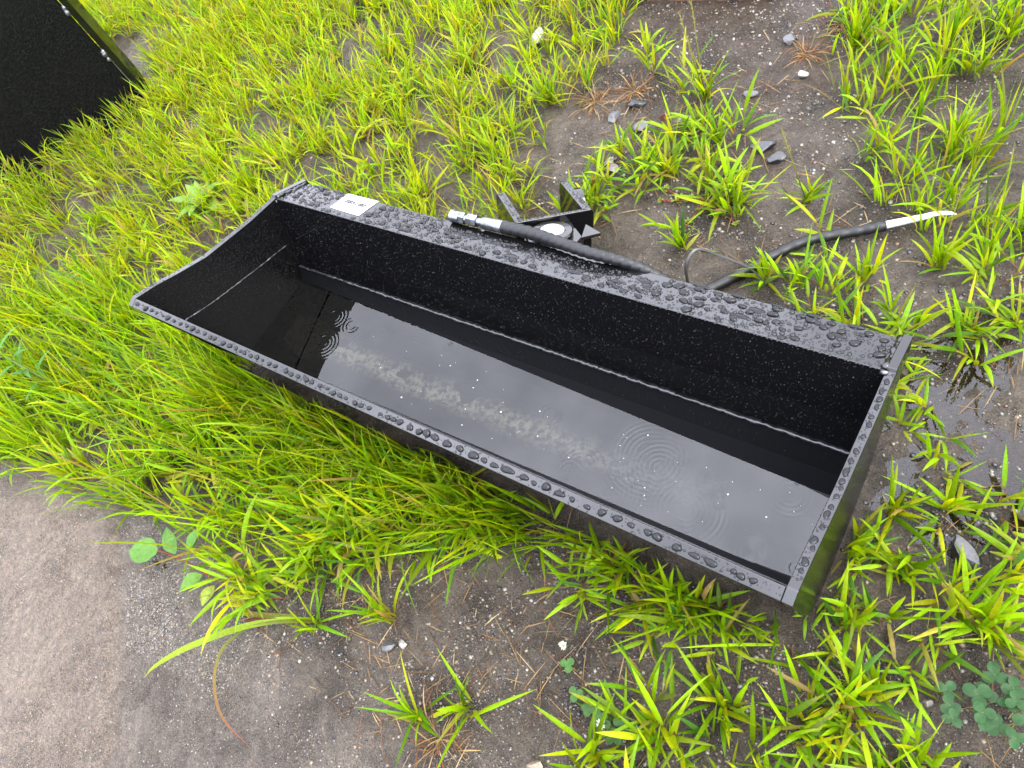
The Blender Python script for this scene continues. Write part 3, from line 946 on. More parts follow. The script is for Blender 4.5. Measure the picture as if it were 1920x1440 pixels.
class Batch:
    def __init__(self):
        self.a = {k: [] for k in ('B', 'az', 'el', 'ln', 'wd', 'cv', 'roll', 'col')}
    def add(self, B, az, el, ln, wd, cv, roll, col):
        for k, v_ in zip(self.a, (B, az, el, ln, wd, cv, roll, col)):
            self.a[k].append(np.atleast_2d(v_) if k in ('B', 'col') else np.atleast_1d(v_))
    def arr(self):
        return {k: np.concatenate(v_) for k, v_ in self.a.items()}
    def build(self, name, material, nseg=5, **kw):
        q = self.arr()
        V, F, s = blades(q['B'], q['az'], q['el'], q['ln'], q['wd'], q['cv'], q['roll'], nseg)
        keep = ~hits_bucket(V)
        V = V[keep]; q = {k: a[keep] for k, a in q.items()}
        N, kv = V.shape[:2]
        FF = (F[None] + (np.arange(N) * kv)[:, None, None]).reshape(-1, 4)
        root = np.array([.9, 1.0, .9])[None, None]
        tip = rng.random((N, 1, 1)) < .18
        sm = s[None, :, None]
        col = q['col'][:, None, :] * np.ones((1, kv, 1))
        base_c = np.array([.11, .075, .02]) * np.ones_like(col)
        wb = np.clip(1 - sm / .18, 0, 1) * .45
        col = col * (1 - wb) + base_c * wb
        wt = np.clip((sm - .7) / .3, 0, 1) * .6 * tip
        col = col * (1 - wt) + np.array([.24, .16, .05]) * wt
        return big_mesh(name, V, FF, material, True, col.reshape(-1, 3), **kw)

def fine_tuft(bt, x, y, n, ln, wd, w, spread=.02, lean=.45):
    a = rng.uniform(0, 2 * math.pi, n); r = np.abs(rng.normal(0, spread, n))
    bx, by = x + r * np.cos(a), y + r * np.sin(a)
    el = math.pi / 2 - np.abs(rng.normal(0, lean, n)); el = np.clip(el, .15, 1.5)
    az = a + rng.normal(0, .7, n)
    L_ = ln * rng.uniform(.5, 1.2, n)
    bt.add(np.stack([bx, by, height(bx, by) - .003], 1), az, el, L_, wd * rng.uniform(.5, 1.2, n), rng.uniform(.05, .65, n) + (rng.random(n) < .17) * rng.uniform(.4, 1.4, n), rng.uniform(-1.1, 1.1, n), pick_cols(n, w))

def crab_tuft(bt, x, y, stems, size, w, flat=.5):
    """broad-leaved sprawling grass: short stems with alternate pointed leaves"""
    z = H0(x, y)
    for k in range(stems):
        az = rng.uniform(0, 2 * math.pi); el = np.clip(rng.normal(1.15 - .6 * flat, .3), .2, 1.45)
        sl = size * rng.uniform(.35, .8)
        t = np.array([math.cos(el) * math.cos(az), math.cos(el) * math.sin(az), math.sin(el)])
        b0 = np.array([x + rng.normal(0, .008), y + rng.normal(0, .008), z - .002])
        stem_col = np.array([[.11, .13, .02]]) if rng.random() < .65 else np.array([[.15, .06, .025]])
        bt.add(b0[None], az, el, sl, .0028, .15, 0., stem_col)
        nl = rng.integers(2, 5)
        for j in range(nl):
            f = (j + .6) / nl
            side = 1 if j % 2 else -1
            la = az + side * rng.uniform(.4, 1.25) * (1 if j < nl - 1 else .35)
            le = np.clip(el + rng.uniform(-.5, .35), -.05, 1.4)
            bt.add((b0 + t * sl * f)[None], la, le, size * rng.uniform(.55, 1.05), rng.uniform(.006, .0102) * (.6 + .4 * size / .09), rng.uniform(.1, .75) + (rng.random() < .25) * rng.uniform(.3, 1.2), rng.uniform(-.8, .8), pick_cols(1, w))

def in_bucket(x, y, m=.0):
    return (x > -.02 - m) & (x < L + .02 + m) & (y > .03 - m) & (y < .45 + m)

WF = {'lime': 5, 'yellow': 4.2, 'green': 1.0, 'dry': 1.1}
WL = {'lime': 6, 'green': 2.4, 'yellow': 2.0, 'blue': .6, 'dry': .4}
WR = {'lime': 6, 'green': 2.0, 'yellow': 2.4, 'blue': .6, 'dry': .6}
far = Batch()
def fill(bt, poly, n, maker, thr, seed, bbox=None, nscale=.16):
    P_ = np.array(poly); lo, hi = P_.min(0), P_.max(0)
    got = 0
    X = rng.uniform(lo[0], hi[0], n * 12); Y = rng.uniform(lo[1], hi[1], n * 12)
    ok = inpoly(X, Y, poly) & (vnoise(X / nscale, Y / nscale, seed) + .5 * vnoise(X / .05, Y / .05, seed + 1) > thr) & ~in_bucket(X, Y, -.01)
    d2 = (X - G[0]) * v[0] + (Y - G[1]) * v[1]; u2 = (X - G[0]) * u[0] + (Y - G[1]) * u[1]
    ok &= ~((d2 < .03) & (d2 > -.5) & (u2 > -.03) & (u2 < 1.5))
    for x, y in list(zip(X[ok], Y[ok]))[:n]:
        maker(bt, x, y)
fill(far, FAR, 2700, lambda b, x, y: fine_tuft(b, x, y, rng.integers(6, 14), .11, .0052, WF, .021, .52), -.22, 51, nscale=.12)
fill(far, FAR, 420, lambda b, x, y: crab_tuft(b, x, y, rng.integers(3, 6), .085, WF, .35), -.2, 51)
fill(far, [(-1.34, .95), (-1.3, .8), (-1.0, .8), (-.9, 1.3), (-1.25, 1.4)], 90, lambda b, x, y: fine_tuft(b, x, y, rng.integers(6, 14), .11, .0052, WF, .021, .5), -2, 51)
far.build('meadow_grass', M['grass'], 5, kind='stuff', label='dense bright yellow green grass covering the ground behind and left of bucket', cat='grass')
near = Batch()
fill(near, LEFT, 400, lambda b, x, y: fine_tuft(b, x, y, rng.integers(6, 14), .2 * rng.uniform(.5, 1.2), .0064, WL, .02, .38), -.3, 61)
fill(near, LEFT, 110, lambda b, x, y: crab_tuft(b, x, y, rng.integers(3, 6), .1, WL, .35), -.3, 63)
fill(near, [(-.12, -.13), (-.1, .03), (.4, .04), (.86, .04), (.84, -.08)], 130, lambda b, x, y: fine_tuft(b, x, y, rng.integers(7, 14), .22 * rng.uniform(.6, 1.1), .006, WL, .018, .4), -.6, 65)

def lip_tuft(bt, x, y):
    n_ = rng.integers(6, 12)
    bx = x + rng.normal(0, .015, n_); by = y + rng.normal(0, .01, n_)
    bt.add(np.stack([bx, by, height(bx, by) - .003], 1), rng.uniform(-3.0, -.15, n_), rng.uniform(.8, 1.42, n_), rng.uniform(.09, .21, n_), rng.uniform(.004, .0075, n_), rng.uniform(.05, .6, n_), rng.uniform(-.8, .8, n_), pick_cols(n_, WL))
for x_ in np.arange(-.1, .9, .012):
    lip_tuft(near, x_, rng.uniform(-.05, .03))
near.build('tall_grass', M['grass'], 6, kind='stuff', label='tall lush grass in front of the left half of the bucket', cat='grass')
rt = Batch()
fill(rt, RTOP, 210, lambda b, x, y: fine_tuft(b, x, y, rng.integers(8, 15), .13, .0062, WR, .018, .4), -.2, 71)
fill(rt, RTOP, 90, lambda b, x, y: crab_tuft(b, x, y, rng.integers(3, 6), .1, WR, .3), -.2, 71)
rt.build('verge_grass', M['grass'], 5, kind='stuff', label='thick grass at the upper right behind the hose', cat='grass')
SPARSE = [([(1.15, -.45), (1.24, -.13), (1.42, -.01), (1.6, .06), (1.95, .0), (1.9, -.5)], 105, .1, .32, -.16),
          ([(.85, .08), (1.42, .07), (1.5, .04), (1.4, -.06), (1.29, -.06), (.98, -.06)], 15, .1, .55, -.2),
          ([(1.425, .03), (1.425, .5), (1.5, .5), (1.6, .3), (1.6, .03)], 14, .09, .5, -.3),
          ([(1.58, .1), (1.62, .44), (2.0, .5), (2.0, .1)], 24, .11, .3, -.2),
          ([(.5, .7), (.52, .98), (.85, 1.0), (1.1, .9), (1.42, .72), (1.42, .5), (1.1, .5)], 46, .1, .35, -.1),
          ([(1.42, .5), (1.42, .9), (2.0, .9), (2.0, .5)], 22, .09, .45, -.05),
          ([(.42, 1.0), (.42, 1.35), (.7, 1.3), (.95, 1.0), (.9, .95)], 14, .1, .35, 0.0),
          ([(.62, -.2), (.8, -.05), (.8, .05), (.5, -.1), (.3, -.38), (.45, -.42)], 34, .12, .3, -.3)]
sp = Batch()
for poly, n_, size, flat, thr in SPARSE:
    fill(sp, poly, n_, lambda b, x, y: crab_tuft(b, x, y, rng.integers(2, 6), size * rng.uniform(.65, 1.2), WR, flat), thr, 81, nscale=.11)
for x_ in np.arange(.86, 1.42, .045):
    lip_tuft(sp, x_, rng.uniform(-.01, .035))
fill(sp, [(1.16, -.42), (1.22, -.14), (1.45, -.02), (1.6, -.02), (1.75, -.3), (1.5, -.5)], 60, lambda b, x, y: fine_tuft(b, x, y, rng.integers(5, 11), .12 * rng.uniform(.6, 1.1), .009, WR, .016, .5), -.15, 83)
sp.build('sprawling_grass', M['grass'], 6, kind='stuff', label='short broad leaved grass scattered over the wet mud', cat='grass')

# dead straw and roots lying on the soil
st = Batch()
ST = [([(.35, .7), (.4, 1.2), (1.0, 1.5), (1.25, 1.2), (1.3, .7)], 420), ([(.35, -.45), (.9, .05), (1.4, .06), (1.3, -.2), (1.1, -.5), (.8, -.5)], 420),
      ([(1.4, -.3), (1.4, .5), (1.3, .7), (1.9, .8), (1.9, -.3)], 260), (FAR, 700)]
for poly, n_ in ST:
    P_ = np.array(poly); lo, hi = P_.min(0), P_.max(0)
    X = rng.uniform(lo[0], hi[0], n_ * 6); Y = rng.uniform(lo[1], hi[1], n_ * 6)
    ok = inpoly(X, Y, poly) & ~in_bucket(X, Y, .02) & (vnoise(X / .1, Y / .1, 91) > -.05)
    X, Y = X[ok][:n_], Y[ok][:n_]; k = len(X)
    c = np.array([[.2, .12, .05], [.12, .055, .028], [.28, .2, .1], [.06, .035, .02]])[rng.integers(0, 4, k)] * rng.uniform(.6, 1.2, (k, 1))
    st.add(np.stack([X, Y, height(X, Y) + .002], 1), rng.uniform(0, 6.28, k), rng.uniform(.02, .35, k), rng.uniform(.02, .08, k), rng.uniform(.0008, .0026, k), rng.uniform(.1, .7, k), rng.uniform(-.6, .6, k), c)
st.build('dead_straw', M['grass'], 4, kind='stuff', label='brown dead straw and roots lying on the wet soil', cat='straw')

# ------------------------------------------------------------------ gravel
gv, gf, gc = [], [], []
def gravel(poly, n_, smin, smax, seed):
    P_ = np.array(poly); lo, hi = P_.min(0), P_.max(0)
    X = rng.uniform(lo[0], hi[0], n_ * 5); Y = rng.uniform(lo[1], hi[1], n_ * 5)
    ok = inpoly(X, Y, poly) & ~in_bucket(X, Y, .0) & (vnoise(X / .12, Y / .12, seed) + .6 * rng.random(len(X)) > .2)
    X, Y = X[ok][:n_], Y[ok][:n_]; k = len(X)
    sz = smin * (smax / smin) ** (rng.random(k) ** 3)
    th = rng.uniform(0, 6.28, k)
    base = PV[None] * rng.uniform(.7, 1.25, (k, len(PV), 1))
    base = base * (sz[:, None] * np.stack([np.ones(k), rng.uniform(.6, 1, k), rng.uniform(.45, .8, k)], 1))[:, None, :]
    c_, s2 = np.cos(th)[:, None], np.sin(th)[:, None]
    xx = base[..., 0] * c_ - base[..., 1] * s2; yy = base[..., 0] * s2 + base[..., 1] * c_
    W = np.stack([xx + X[:, None], yy + Y[:, None], base[..., 2] + (height(X, Y) - sz * .12)[:, None]], -1)
    off = sum(len(a) for a in gv)
    gv.append(W.reshape(-1, 3)); gf.append((PF[None] + (np.arange(k) * len(PV))[:, None, None]).reshape(-1, 3) + off)
    pal = np.array([[.14, .13, .11], [.1, .08, .055], [.014, .014, .017], [.022, .02, .02], [.06, .048, .037], [.07, .035, .022]])
    cc = pal[rng.choice(6, k, p=[.13, .2, .2, .2, .22, .05])] * rng.uniform(.7, 1.2, (k, 1))
    gc.append(np.repeat(cc, len(PV), 0))
gravel([(-1.2, -1.1), (-.7, -.5), (.1, -.4), (.5, -.45), (1.2, -.7), (1.2, -1.1)], 26000, .0009, .0028, 101)
gravel([(-.1, -.4), (.0, -.52), (.16, -.64), (.45, -.6), (.45, -.46), (.2, -.39)], 13000, .0009, .003, 102)
gravel([(.3, -.4), (.8, .05), (1.42, .05), (1.9, .1), (1.9, -.5), (.8, -.7)], 16000, .0013, .005, 103)
gravel([(1.42, .0), (1.42, .6), (1.0, .6), (.5, .6), (.4, 1.0), (.4, 2.0), (1.6, 1.9), (1.9, .6), (1.9, 0)], 16000, .0014, .0065, 104)
gravel(FAR, 3500, .0015, .007, 105)
big_mesh('gravel', np.concatenate(gv), np.concatenate(gf), M['stone'], False, np.concatenate(gc), kind='stuff', label='fine pale and dark gravel grains pressed into the mud', cat='gravel')

# ------------------------------------------------------------------ single stones
import bmesh
def stone(x, y, sx, sy, sz, col, label, seed, facet=.25, rot=0., group=None):
    bm = bmesh.new(); bmesh.ops.create_icosphere(bm, subdivisions=3, radius=1)
    V = np.array([q.co[:] for q in bm.verts]); F = [[w.index for w in f.verts] for f in bm.faces]; bm.free()
    r2 = np.random.default_rng(seed)
    for _ in range(15):                                  # plane cuts give flat broken faces
        d_ = r2.normal(size=3); d_ /= np.linalg.norm(d_); lim = r2.uniform(.42, .8)
        over = np.maximum(0, V @ d_ - lim); V = V - over[:, None] * d_ * .97
    V = V * (1 + .05 * vnoise(V[:, 0] * 4 + seed, V[:, 1] * 4 + V[:, 2] * 3, seed))[:, None]
    V = V * [sx, sy, sz]
    c_, s2 = math.cos(rot), math.sin(rot)
    V = np.stack([V[:, 0] * c_ - V[:, 1] * s2, V[:, 0] * s2 + V[:, 1] * c_, V[:, 2]], 1)
    z = H0(x, y)
    V = V + [x, y, z + sz * .45]
    o = mesh('stone', V, F, M['stone'], None, (x, y, z), False, np.tile(col, (len(V), 1)), label=label, cat='stone', group=group)
    return o
DK, GY, WH, PK, BR = (.009, .0095, .011), (.03, .03, .032), (.17, .16, .14), (.065, .047, .04), (.05, .035, .025)
STONES = [(1.595, .274, .052, .03, .03, DK, 'dark wet angular rock lying in mud at right edge', 1, -.75),
          (.141, 1.339, .03, .045, .03, WH, 'white quartz stone standing in the grass behind the bucket', 2, .4),
          (.733, 1.097, .034, .027, .024, PK, 'pinkish grey stone beside tall grass behind the bucket', 3, .2),
          (.869, 1.415, .024, .018, .014, GY, 'grey angular stone on bare soil near the top edge', 4, .9),
          (.943, 1.307, .02, .016, .012, WH, 'pale speckled stone beside dry roots at upper right', 5, .3),
          (.585, .937, .018, .014, .012, WH, 'small white stone just behind the hitch bracket', 6, 1.0),
          (.6, .91, .026, .018, .014, PK, 'tan flat stone next to the small white stone behind the hitch', 7, 0.),
          (.844, 1.223, .022, .016, .011, GY, 'flat grey stone in the middle of the bare brown soil', 8, .5),
          (.94, 1.057, .034, .026, .012, DK, 'flat dark slate half sunk beside the puddle', 9, .4),
          (.985, 1.03, .026, .022, .01, DK, 'small dark slate in front of the bigger slate', 10, 1.1),
          (.766, -.32, .014, .011, .008, WH, 'white pebble at the foot of the long grass tuft', 11, .2),
          (.745, -.335, .019, .015, .007, GY, 'smooth grey pebble beside the white pebble near the path', 12, .7),
          (.56, 1.14, .03, .024, .016, DK, 'black rock among rubble left of the pinkish stone', 13, .3),
          (.61, 1.07, .026, .02, .015, GY, 'grey rubble stone below the dead roots', 14, .9),
          (.655, 1.12, .02, .016, .012, (.06, .022, .014), 'small reddish brick chip in the rubble', 15, .9),
          (.52, 1.09, .022, .03, .012, GY, 'bluish grey stone at the edge of the grass clump', 16, .1),
          (1.0, -.52, .016, .013, .009, DK, 'dark round pebble in the path silt near the bottom edge', 17, .1),
          (1.11, -.37, .018, .014, .01, (.1, .075, .045), 'yellowish pebble near the clover at the bottom edge', 18, .5),
          (1.61, .02, .011, .009, .006, (.11, .095, .075), 'cream pebble beside the clover patch', 19, .5)]
for (x, y, sx, sy, sz, c_, lb, sd_, ro) in STONES:
    stone(x, y, sx, sy, sz, c_, lb, sd_, rot=ro)

# ------------------------------------------------------------------ single plants
def blade_obj(parent, B, az, el, ln, wd, cv, roll, col, nseg=7, name='blade'):
    V, F, s = blades(np.array([B]), np.array([az]), np.array([el]), np.array([ln]), np.array([wd]), np.array([cv]), np.array([roll]), nseg)
    if hits_bucket(V)[0]:
        return None
    c_ = np.array(col)[None] * np.ones((len(s), 1))
    wb = (np.clip(1 - s / .2, 0, 1) * .5)[:, None]
    c_ = c_ * (1 - wb) + np.array([[.12, .06, .03]]) * wb
    return mesh(name, V[0], F.tolist(), M['grass'], parent, smooth=True, col=c_)
def tuft(x, y, n, ln, wd, label, w=WR, lean=.5, seeds=0, size=None):
    z = H0(x, y)
    t = empty('grass_tuft', (x, y, z), label=label, cat='grass tuft', group='grass tufts standing singly on bare mud')
    for k in range(n):
        az = rng.uniform(0, 6.28); el = float(np.clip(math.pi / 2 - abs(rng.normal(0, lean)), .1, 1.5))
        blade_obj(t, (x + rng.normal(0, .007), y + rng.normal(0, .007), z - .002), az, el, ln * rng.uniform(.55, 1.15), wd * rng.uniform(.7, 1.15),
                  rng.uniform(.1, .9), rng.uniform(-.6, .6), pick_cols(1, w)[0])
    for k in range(seeds):
        az = rng.uniform(0, 6.28); el = rng.uniform(1.0, 1.4); ln2 = ln * rng.uniform(1.4, 1.9)
        d_ = np.array([math.cos(el) * math.cos(az), math.cos(el) * math.sin(az), math.sin(el)])
        b0 = np.array([x, y, z])
        stem = mesh('seed_stem', *tube([b0, b0 + d_ * ln2 * .5, b0 + d_ * ln2], [.0014, .0012, .0008], 5), M['grass'], t, smooth=True, col=np.tile((.16, .17, .03), (15, 1)))
        hv = Batch()
        for q in range(26):
            f = .68 + .32 * q / 26
            hv.add((b0 + d_ * ln2 * f)[None], az + rng.uniform(-2.5, 2.5), el - rng.uniform(.1, .6), rng.uniform(.006, .013), .0022, .2, rng.uniform(-1, 1), np.array([[.2, .17, .06]]) * rng.uniform(.6, 1.2))
        sh_ = hv.build('seed_head', M['grass'], 3, parent=stem)
    return t
TUFTS = [(.31, 1.1, 46, .13, .006, 'round dense green grass clump at the edge of bare soil behind bucket', .45, 0),
         (.73, 1.2, 20, .15, .0075, 'tall grass tuft with seed spikes alone on bare brown soil', .5, 3),
         (.83, 1.06, 18, .14, .006, 'upright grass tuft just right of the pinkish stone', .4, 1),
         (.75, .92, 16, .12, .007, 'grass tuft behind the hitch bracket beside the white stones', .5, 0),
         (.86, .92, 14, .13, .007, 'spreading grass tuft in the puddle above the sprawling red weed', .6, 0),
         (1.09, .93, 14, .13, .008, 'grass tuft in the muddy puddle midway between slates and hose', .5, 1),
         (1.09, .7, 16, .1, .009, 'bright grass tuft pressed against the black hose', .6, 0),
         (.88, .73, 14, .1, .009, 'low grass tuft between the spiral hose and the cable tie', .65, 0),
         (1.27, .77, 18, .11, .009, 'grass tuft in front of the white capped hose', .55, 0),
         (1.39, .83, 20, .13, .008, 'grass tuft growing over the white hose cap', .5, 1),
         (1.03, 1.42, 20, .15, .007, 'thick upright grass tuft beside the reddish dead roots', .4, 1),
         (1.47, .7, 16, .11, .009, 'grass tuft on wet mud below the hose end', .6, 0),
         (1.39, .53, 16, .11, .0085, 'grass tuft leaning on the bucket end plate near its back corner', .6, 0),
         (1.475, .3, 16, .12, .0095, 'broad bladed grass tuft halfway along the bucket right end plate', .6, 0),
         (1.55, .34, 13, .12, .0095, 'grass tuft with one tall blade on bare mud above the dark rock', .55, 0),
         (1.52, .2, 13, .11, .0095, 'grass tuft between the end plate and the dark rock', .65, 0),
         (1.47, .07, 12, .11, .0095, 'grass tuft at the foot of the bucket front right corner', .65, 0),
         (1.65, .17, 26, .15, .0095, 'large bright grass tuft just below the dark rock', .5, 0),
         (1.54, 0, 14, .1, .009, 'small yellow green tuft left of the clover patch', .5, 0),
         (1.23, .0, 20, .12, .009, 'dense grass tuft under the cutting edge near its right end', .6, 0),
         (1.09, .01, 20, .13, .009, 'grass tuft under the middle of the cutting edge', .6, 0),
         (.87, -.41, 15, .13, .0085, 'grass tuft with reddish base on the bare soil at bottom centre', .55, 0),
         (.95, -.35, 15, .15, .0095, 'grass tuft with long green blades just right of the reddish based tuft', .5, 0),
         (.57, -.38, 13, .16, .0085, 'grass tuft with red stems at the path edge', .6, 0),
         (.72, -.29, 16, .15, .0085, 'upright grass tuft above the white and grey pebbles', .45, 0)]
for (x, y, n_, ln, wd, lb, lean, sd_) in TUFTS:
    tuft(x, y, n_, ln, wd, lb, lean=lean, seeds=sd_)

def strip(path, width, parent, col, name='blade', prof=(.5, .9, 1, .85, .5, .05)):
    P_ = catmull(path, 6); k = len(P_)
    T_ = np.gradient(P_, axis=0); T_ /= np.linalg.norm(T_, axis=1)[:, None]
    sd_ = np.cross(T_, [0, 0, 1]); sd_ /= np.linalg.norm(sd_, axis=1)[:, None] + 1e-9
    w = width * .5 * np.interp(np.linspace(0, 1, k), np.linspace(0, 1, len(prof)), prof)
    V = np.stack([P_ - sd_ * w[:, None], P_ - np.array([0, 0, 1]) * w[:, None] * .35, P_ + sd_ * w[:, None]], 1).reshape(-1, 3)
    F = [[i * 3 + c_, i * 3 + c_ + 1, i * 3 + c_ + 4, i * 3 + c_ + 3] for i in range(k - 1) for c_ in range(2)]
    cc = np.array([np.array(col[0]) * (1 - t) + np.array(col[1]) * t for t in np.repeat(np.linspace(0, 1, k), 3)])
    return mesh(name, V, F, M['grass'], parent, smooth=True, col=cc)
t = empty('trailing_grass', (.53, -.38, H0(.53, -.38)), label='grass with long arching blades trailing over the silty path', cat='grass tuft')
strip([(.53, -.385, .015), (.45, -.45, .05), (.36, -.545, .06), (.29, -.62, .035), (.262, -.66, .012)], .015, t, ((.12, .2, .01), (.2, .25, .012)))
strip([(.44, -.46, .04), (.42, -.515, .04), (.43, -.575, .02), (.49, -.62, .012), (.585, -.63, .012)], .009, t, ((.09, .13, .02), (.16, .05, .03)))
strip([(.53, -.38, .012), (.46, -.415, .02), (.4, -.44, .02), (.36, -.46, .012)], .012, t, ((.1, .1, .02), (.2, .18, .03)))
mesh('red_stem', *tube(catmull([(.56, -.375, .01), (.5, -.4, .014), (.44, -.43, .012), (.41, -.45, .01)], 5), .0022, 6), M['grass'], t, smooth=True, col=np.tile((.16, .03, .03), (96, 1)))

def leaf(parent, base, az, el, ln, wd, col, droop=.3, cup=.2, nm='leaf', shape=(.1, .75, 1, .8, .45, .03), roll=0., nl=7, nw=5):
    prof = np.interp(np.linspace(0, 1, nl), np.linspace(0, 1, len(shape)), shape)
    P_ = np.array(base, float); V = []
    for k in range(nl):
        s = k / (nl - 1); e = el - droop * s
        t_ = np.array([math.cos(e) * math.cos(az), math.cos(e) * math.sin(az), math.sin(e)])
        h_ = np.array([-math.sin(az), math.cos(az), 0]); n_ = np.cross(t_, h_)
        h_, n_ = h_ * math.cos(roll) + n_ * math.sin(roll), n_ * math.cos(roll) - h_ * math.sin(roll)
        for j in range(nw):
            q = j / (nw - 1) * 2 - 1
            V.append(P_ + h_ * q * wd * .5 * prof[k] + n_ * (abs(q) ** 1.3) * cup * wd * .5 * prof[k] + n_ * rng.normal(0, wd * .012))
        P_ = P_ + t_ * ln / (nl - 1)
    F = [[k * nw + j, k * nw + j + 1, (k + 1) * nw + j + 1, (k + 1) * nw + j] for k in range(nl - 1) for j in range(nw - 1)]
    cc = np.tile(col, (len(V), 1)) * rng.uniform(.85, 1.15, (len(V), 1))
    return mesh(nm, V, F, M['broadleaf'], parent, smooth=True, col=cc)
def stemtube(parent, path, r, col, nm='stem'):
    P_ = catmull(path, 5)
    return mesh(nm, *tube(P_, r, 6), M['grass'], parent, smooth=True, col=np.tile(col, (len(P_) * 6, 1)))
# broad leaved weed at the path edge
w_ = empty('broadleaf_weed', (.2, -.41, H0(.2, -.41)), label='weed with one broad oval leaf reaching over the path edge', cat='weed')
stemtube(w_, [(.27, -.42, .01), (.2, -.42, .03), (.12, -.43, .035), (.09, -.44, .035)], .002, (.15, .04, .03))
leaf(w_, (.1, -.438, .036), 3.55, .15, .085, .062, (.06, .14, .02), .4, .18, shape=(.2, .95, 1, .9, .55, .06))
leaf(w_, (.15, -.42, .035), 2.5, .5, .07, .04, (.05, .12, .018), .5, .25)
leaf(w_, (.17, -.4, .03), 1.2, .6, .075, .034, (.06, .15, .02), .5, .25)
leaf(w_, (.24, -.425, .02), 4.4, .45, .055, .04, (.07, .15, .02), .5, .3)
leaf(w_, (.28, -.43, .012), 4.9, .3, .05, .036, (.15, .19, .02), .5, .3)
# narrow leaved tall weed at the left edge
w_ = empty('lance_leaf_weed', (-.5, -.22, H0(-.5, -.22)), label='leafy weed with narrow lance shaped leaves at the left edge', cat='weed')
sp_ = [(-.5, -.22, 0), (-.53, -.235, .1), (-.6, -.24, .19), (-.68, -.23, .25), (-.76, -.21, .29)]
stemtube(w_, sp_, .0035, (.1, .17, .03))
SPc = catmull(sp_, 8)
for k in range(8, len(SPc), 1):
    az = k * 2.4
    leaf(w_, SPc[k], az, rng.uniform(.2, .7), rng.uniform(.06, .1), rng.uniform(.01, .015), np.array((.05, .13, .025)) * rng.uniform(.8, 1.3), .6, .3, shape=(.25, .7, 1, .8, .45, .03), nl=6, nw=3)
# plantain rosette left of the bucket
w_ = empty('plantain_weed', (-.64, .47, H0(-.64, .47)), label='pale green rosette of oval leaves behind the bucket left corner', cat='weed')
for k in range(8):
    leaf(w_, (-.64, .47, H0(-.64, .47) + .004), k * .785 + rng.uniform(-.3, .3), rng.uniform(.3, .9), rng.uniform(.08, .13), rng.uniform(.034, .05), np.array((.1, .18, .025)) * rng.uniform(.8, 1.2), .7, .25)
# sprawling red-stemmed weed
w_ = empty('purslane_weed', (.86, .87, H0(.86, .87)), label='sprawling weed with red stems and small fleshy leaves by the puddle', cat='weed')
for a in (3.4, 3.0, .2, 5.9, 4.6):
    pp = [(.875 + math.cos(a) * q + rng.normal(0, .004), .87 + math.sin(a) * q + rng.normal(0, .004), .012 + .004 * rng.random()) for q in (0, .035, .07, .105)]
    stemtube(w_, pp, .0017, (.2, .05, .03))
    for q in pp[1:]:
        for b_ in range(6):
            leaf(w_, np.array(q) + rng.normal(0, .003, 3), b_ * 1.05 + a + rng.normal(0, .4), rng.uniform(.1, .9), rng.uniform(.007, .013), .006, np.array((.11, .14, .012)) * rng.uniform(.7, 1.2), .2, .2, shape=(.3, .9, 1, 1, .7, .2), nl=4, nw=3)
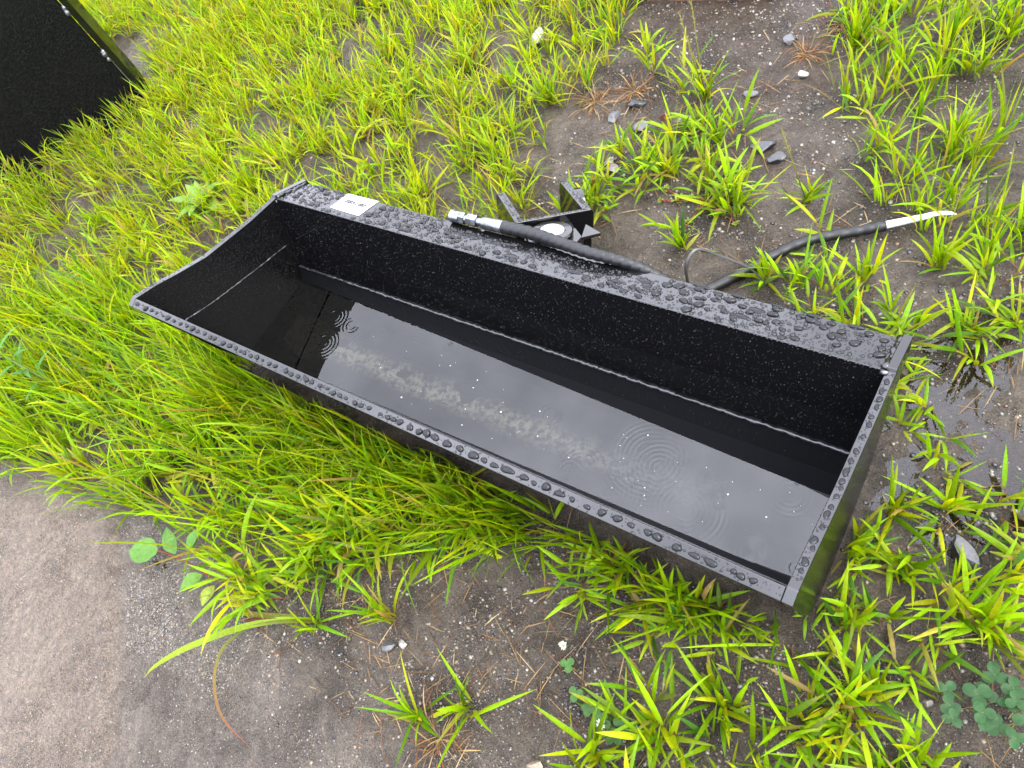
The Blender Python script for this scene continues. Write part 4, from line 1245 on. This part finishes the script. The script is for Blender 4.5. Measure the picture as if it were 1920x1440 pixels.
# clover
def clover_leaf(parent, x, y, h, size, col, lean=0.):
    az0 = rng.uniform(0, 6.28); tx, ty = x + rng.normal(0, .012), y + rng.normal(0, .012)
    top = (tx, ty, H0(x, y) + h)
    s_ = stemtube(parent, [(x, y, H0(x, y)), ((x + tx) / 2, (y + ty) / 2, H0(x, y) + h * .6), top], .0011, (.2, .2, .06))
    for k in range(3):
        leaf(parent, top, az0 + k * 2.094, .12, size, size * .95, np.array(col) * rng.uniform(.85, 1.15), .25, .12, shape=(.1, .7, .95, 1.0, .85, .4), nl=6, nw=5)
w_ = empty('clover_patch', (1.69, .05, 0), label='dark green clover patch in the bottom right corner', cat='clover')
for k in range(15):
    clover_leaf(w_, 1.69 + rng.normal(0, .036), .045 + rng.normal(0, .03), rng.uniform(.02, .05), rng.uniform(.014, .021), (.011, .045, .008))
def flower(parent, x, y, h):
    top = np.array([x + .01, y - .01, H0(x, y) + h])
    stemtube(parent, [(x, y, H0(x, y)), tuple((np.array([x, y, H0(x, y)]) + top) / 2 + [.006, 0, .005]), tuple(top)], .001, (.1, .15, .03))
    fb = Batch()
    for q in range(40):
        fb.add(top[None], rng.uniform(0, 6.28), rng.uniform(-.1, 1.5), rng.uniform(.007, .011), .0028, .3, rng.uniform(-1, 1), np.array([[.5, .5, .42]]))
    fb.build('flower_head', M['broadleaf'], 3, parent=parent)
w_ = empty('clover_plant', (1.1, -.2, 0), label='clover stem with a small white flower on bare mud at bottom centre', cat='clover')
for k in range(4):
    clover_leaf(w_, 1.1 + k * .022, -.2 - k * .016, .03, .014, (.03, .085, .014))
flower(w_, 1.06, -.165, .05)
w_ = empty('clover_plant', (1.185, -.25, 0), label='clover with a white flower head close to the bottom edge', cat='clover')
for k in range(5):
    clover_leaf(w_, 1.19 + rng.normal(0, .02), -.25 + rng.normal(0, .015), .025, .015, (.03, .08, .014))
flower(w_, 1.18, -.245, .055)

# ------------------------------------------------------------------ steel skid at the top edge
V, F = box((.58, 1.612, .05), [np.array([.995, .1, 0]), np.array([-.1, .995, 0]), np.array([0, 0, 1.])], (.19, .045, .05))
sk = bevel(mesh('steel_skid', V, F, M['rust'], None, (.58, 1.612, 0), label='dark rusty steel skid just showing at the top edge', cat='skid'), .006, 2)

# ------------------------------------------------------------------ clumps of dead roots
for x, y, rad, lb in ((.44, 1.13, .05, 'tangle of dry tan roots beside the round green grass clump'),
                      (.53, 1.19, .045, 'dry straw coloured tuft on bare soil left of the tall seeded grass'),
                      (.97, 1.5, .05, 'reddish brown dead grass clump at the top edge'),
                      (.93, 1.38, .04, 'pale dead root tangle on bare soil at upper right'),
                      (.93, -.42, .05, 'mat of brown dead roots at bottom centre')):
    rb = Batch(); k = 70
    a = rng.uniform(0, 6.28, k); r = np.abs(rng.normal(0, rad * .5, k))
    bx, by = x + r * np.cos(a), y + r * np.sin(a)
    c_ = np.array([[.22, .12, .045], [.15, .06, .025], [.3, .21, .1]])[rng.integers(0, 3, k)] * rng.uniform(.6, 1.1, (k, 1))
    rb.add(np.stack([bx, by, height(bx, by) + .002], 1), a + rng.normal(0, .8, k), rng.uniform(.0, .9, k), rng.uniform(.02, .075, k), rng.uniform(.0012, .003, k), rng.uniform(.2, 1.6, k), rng.uniform(-1, 1, k), c_)
    rb.build('dead_root_clump', M['grass'], 6, label=lb, cat='dead roots')
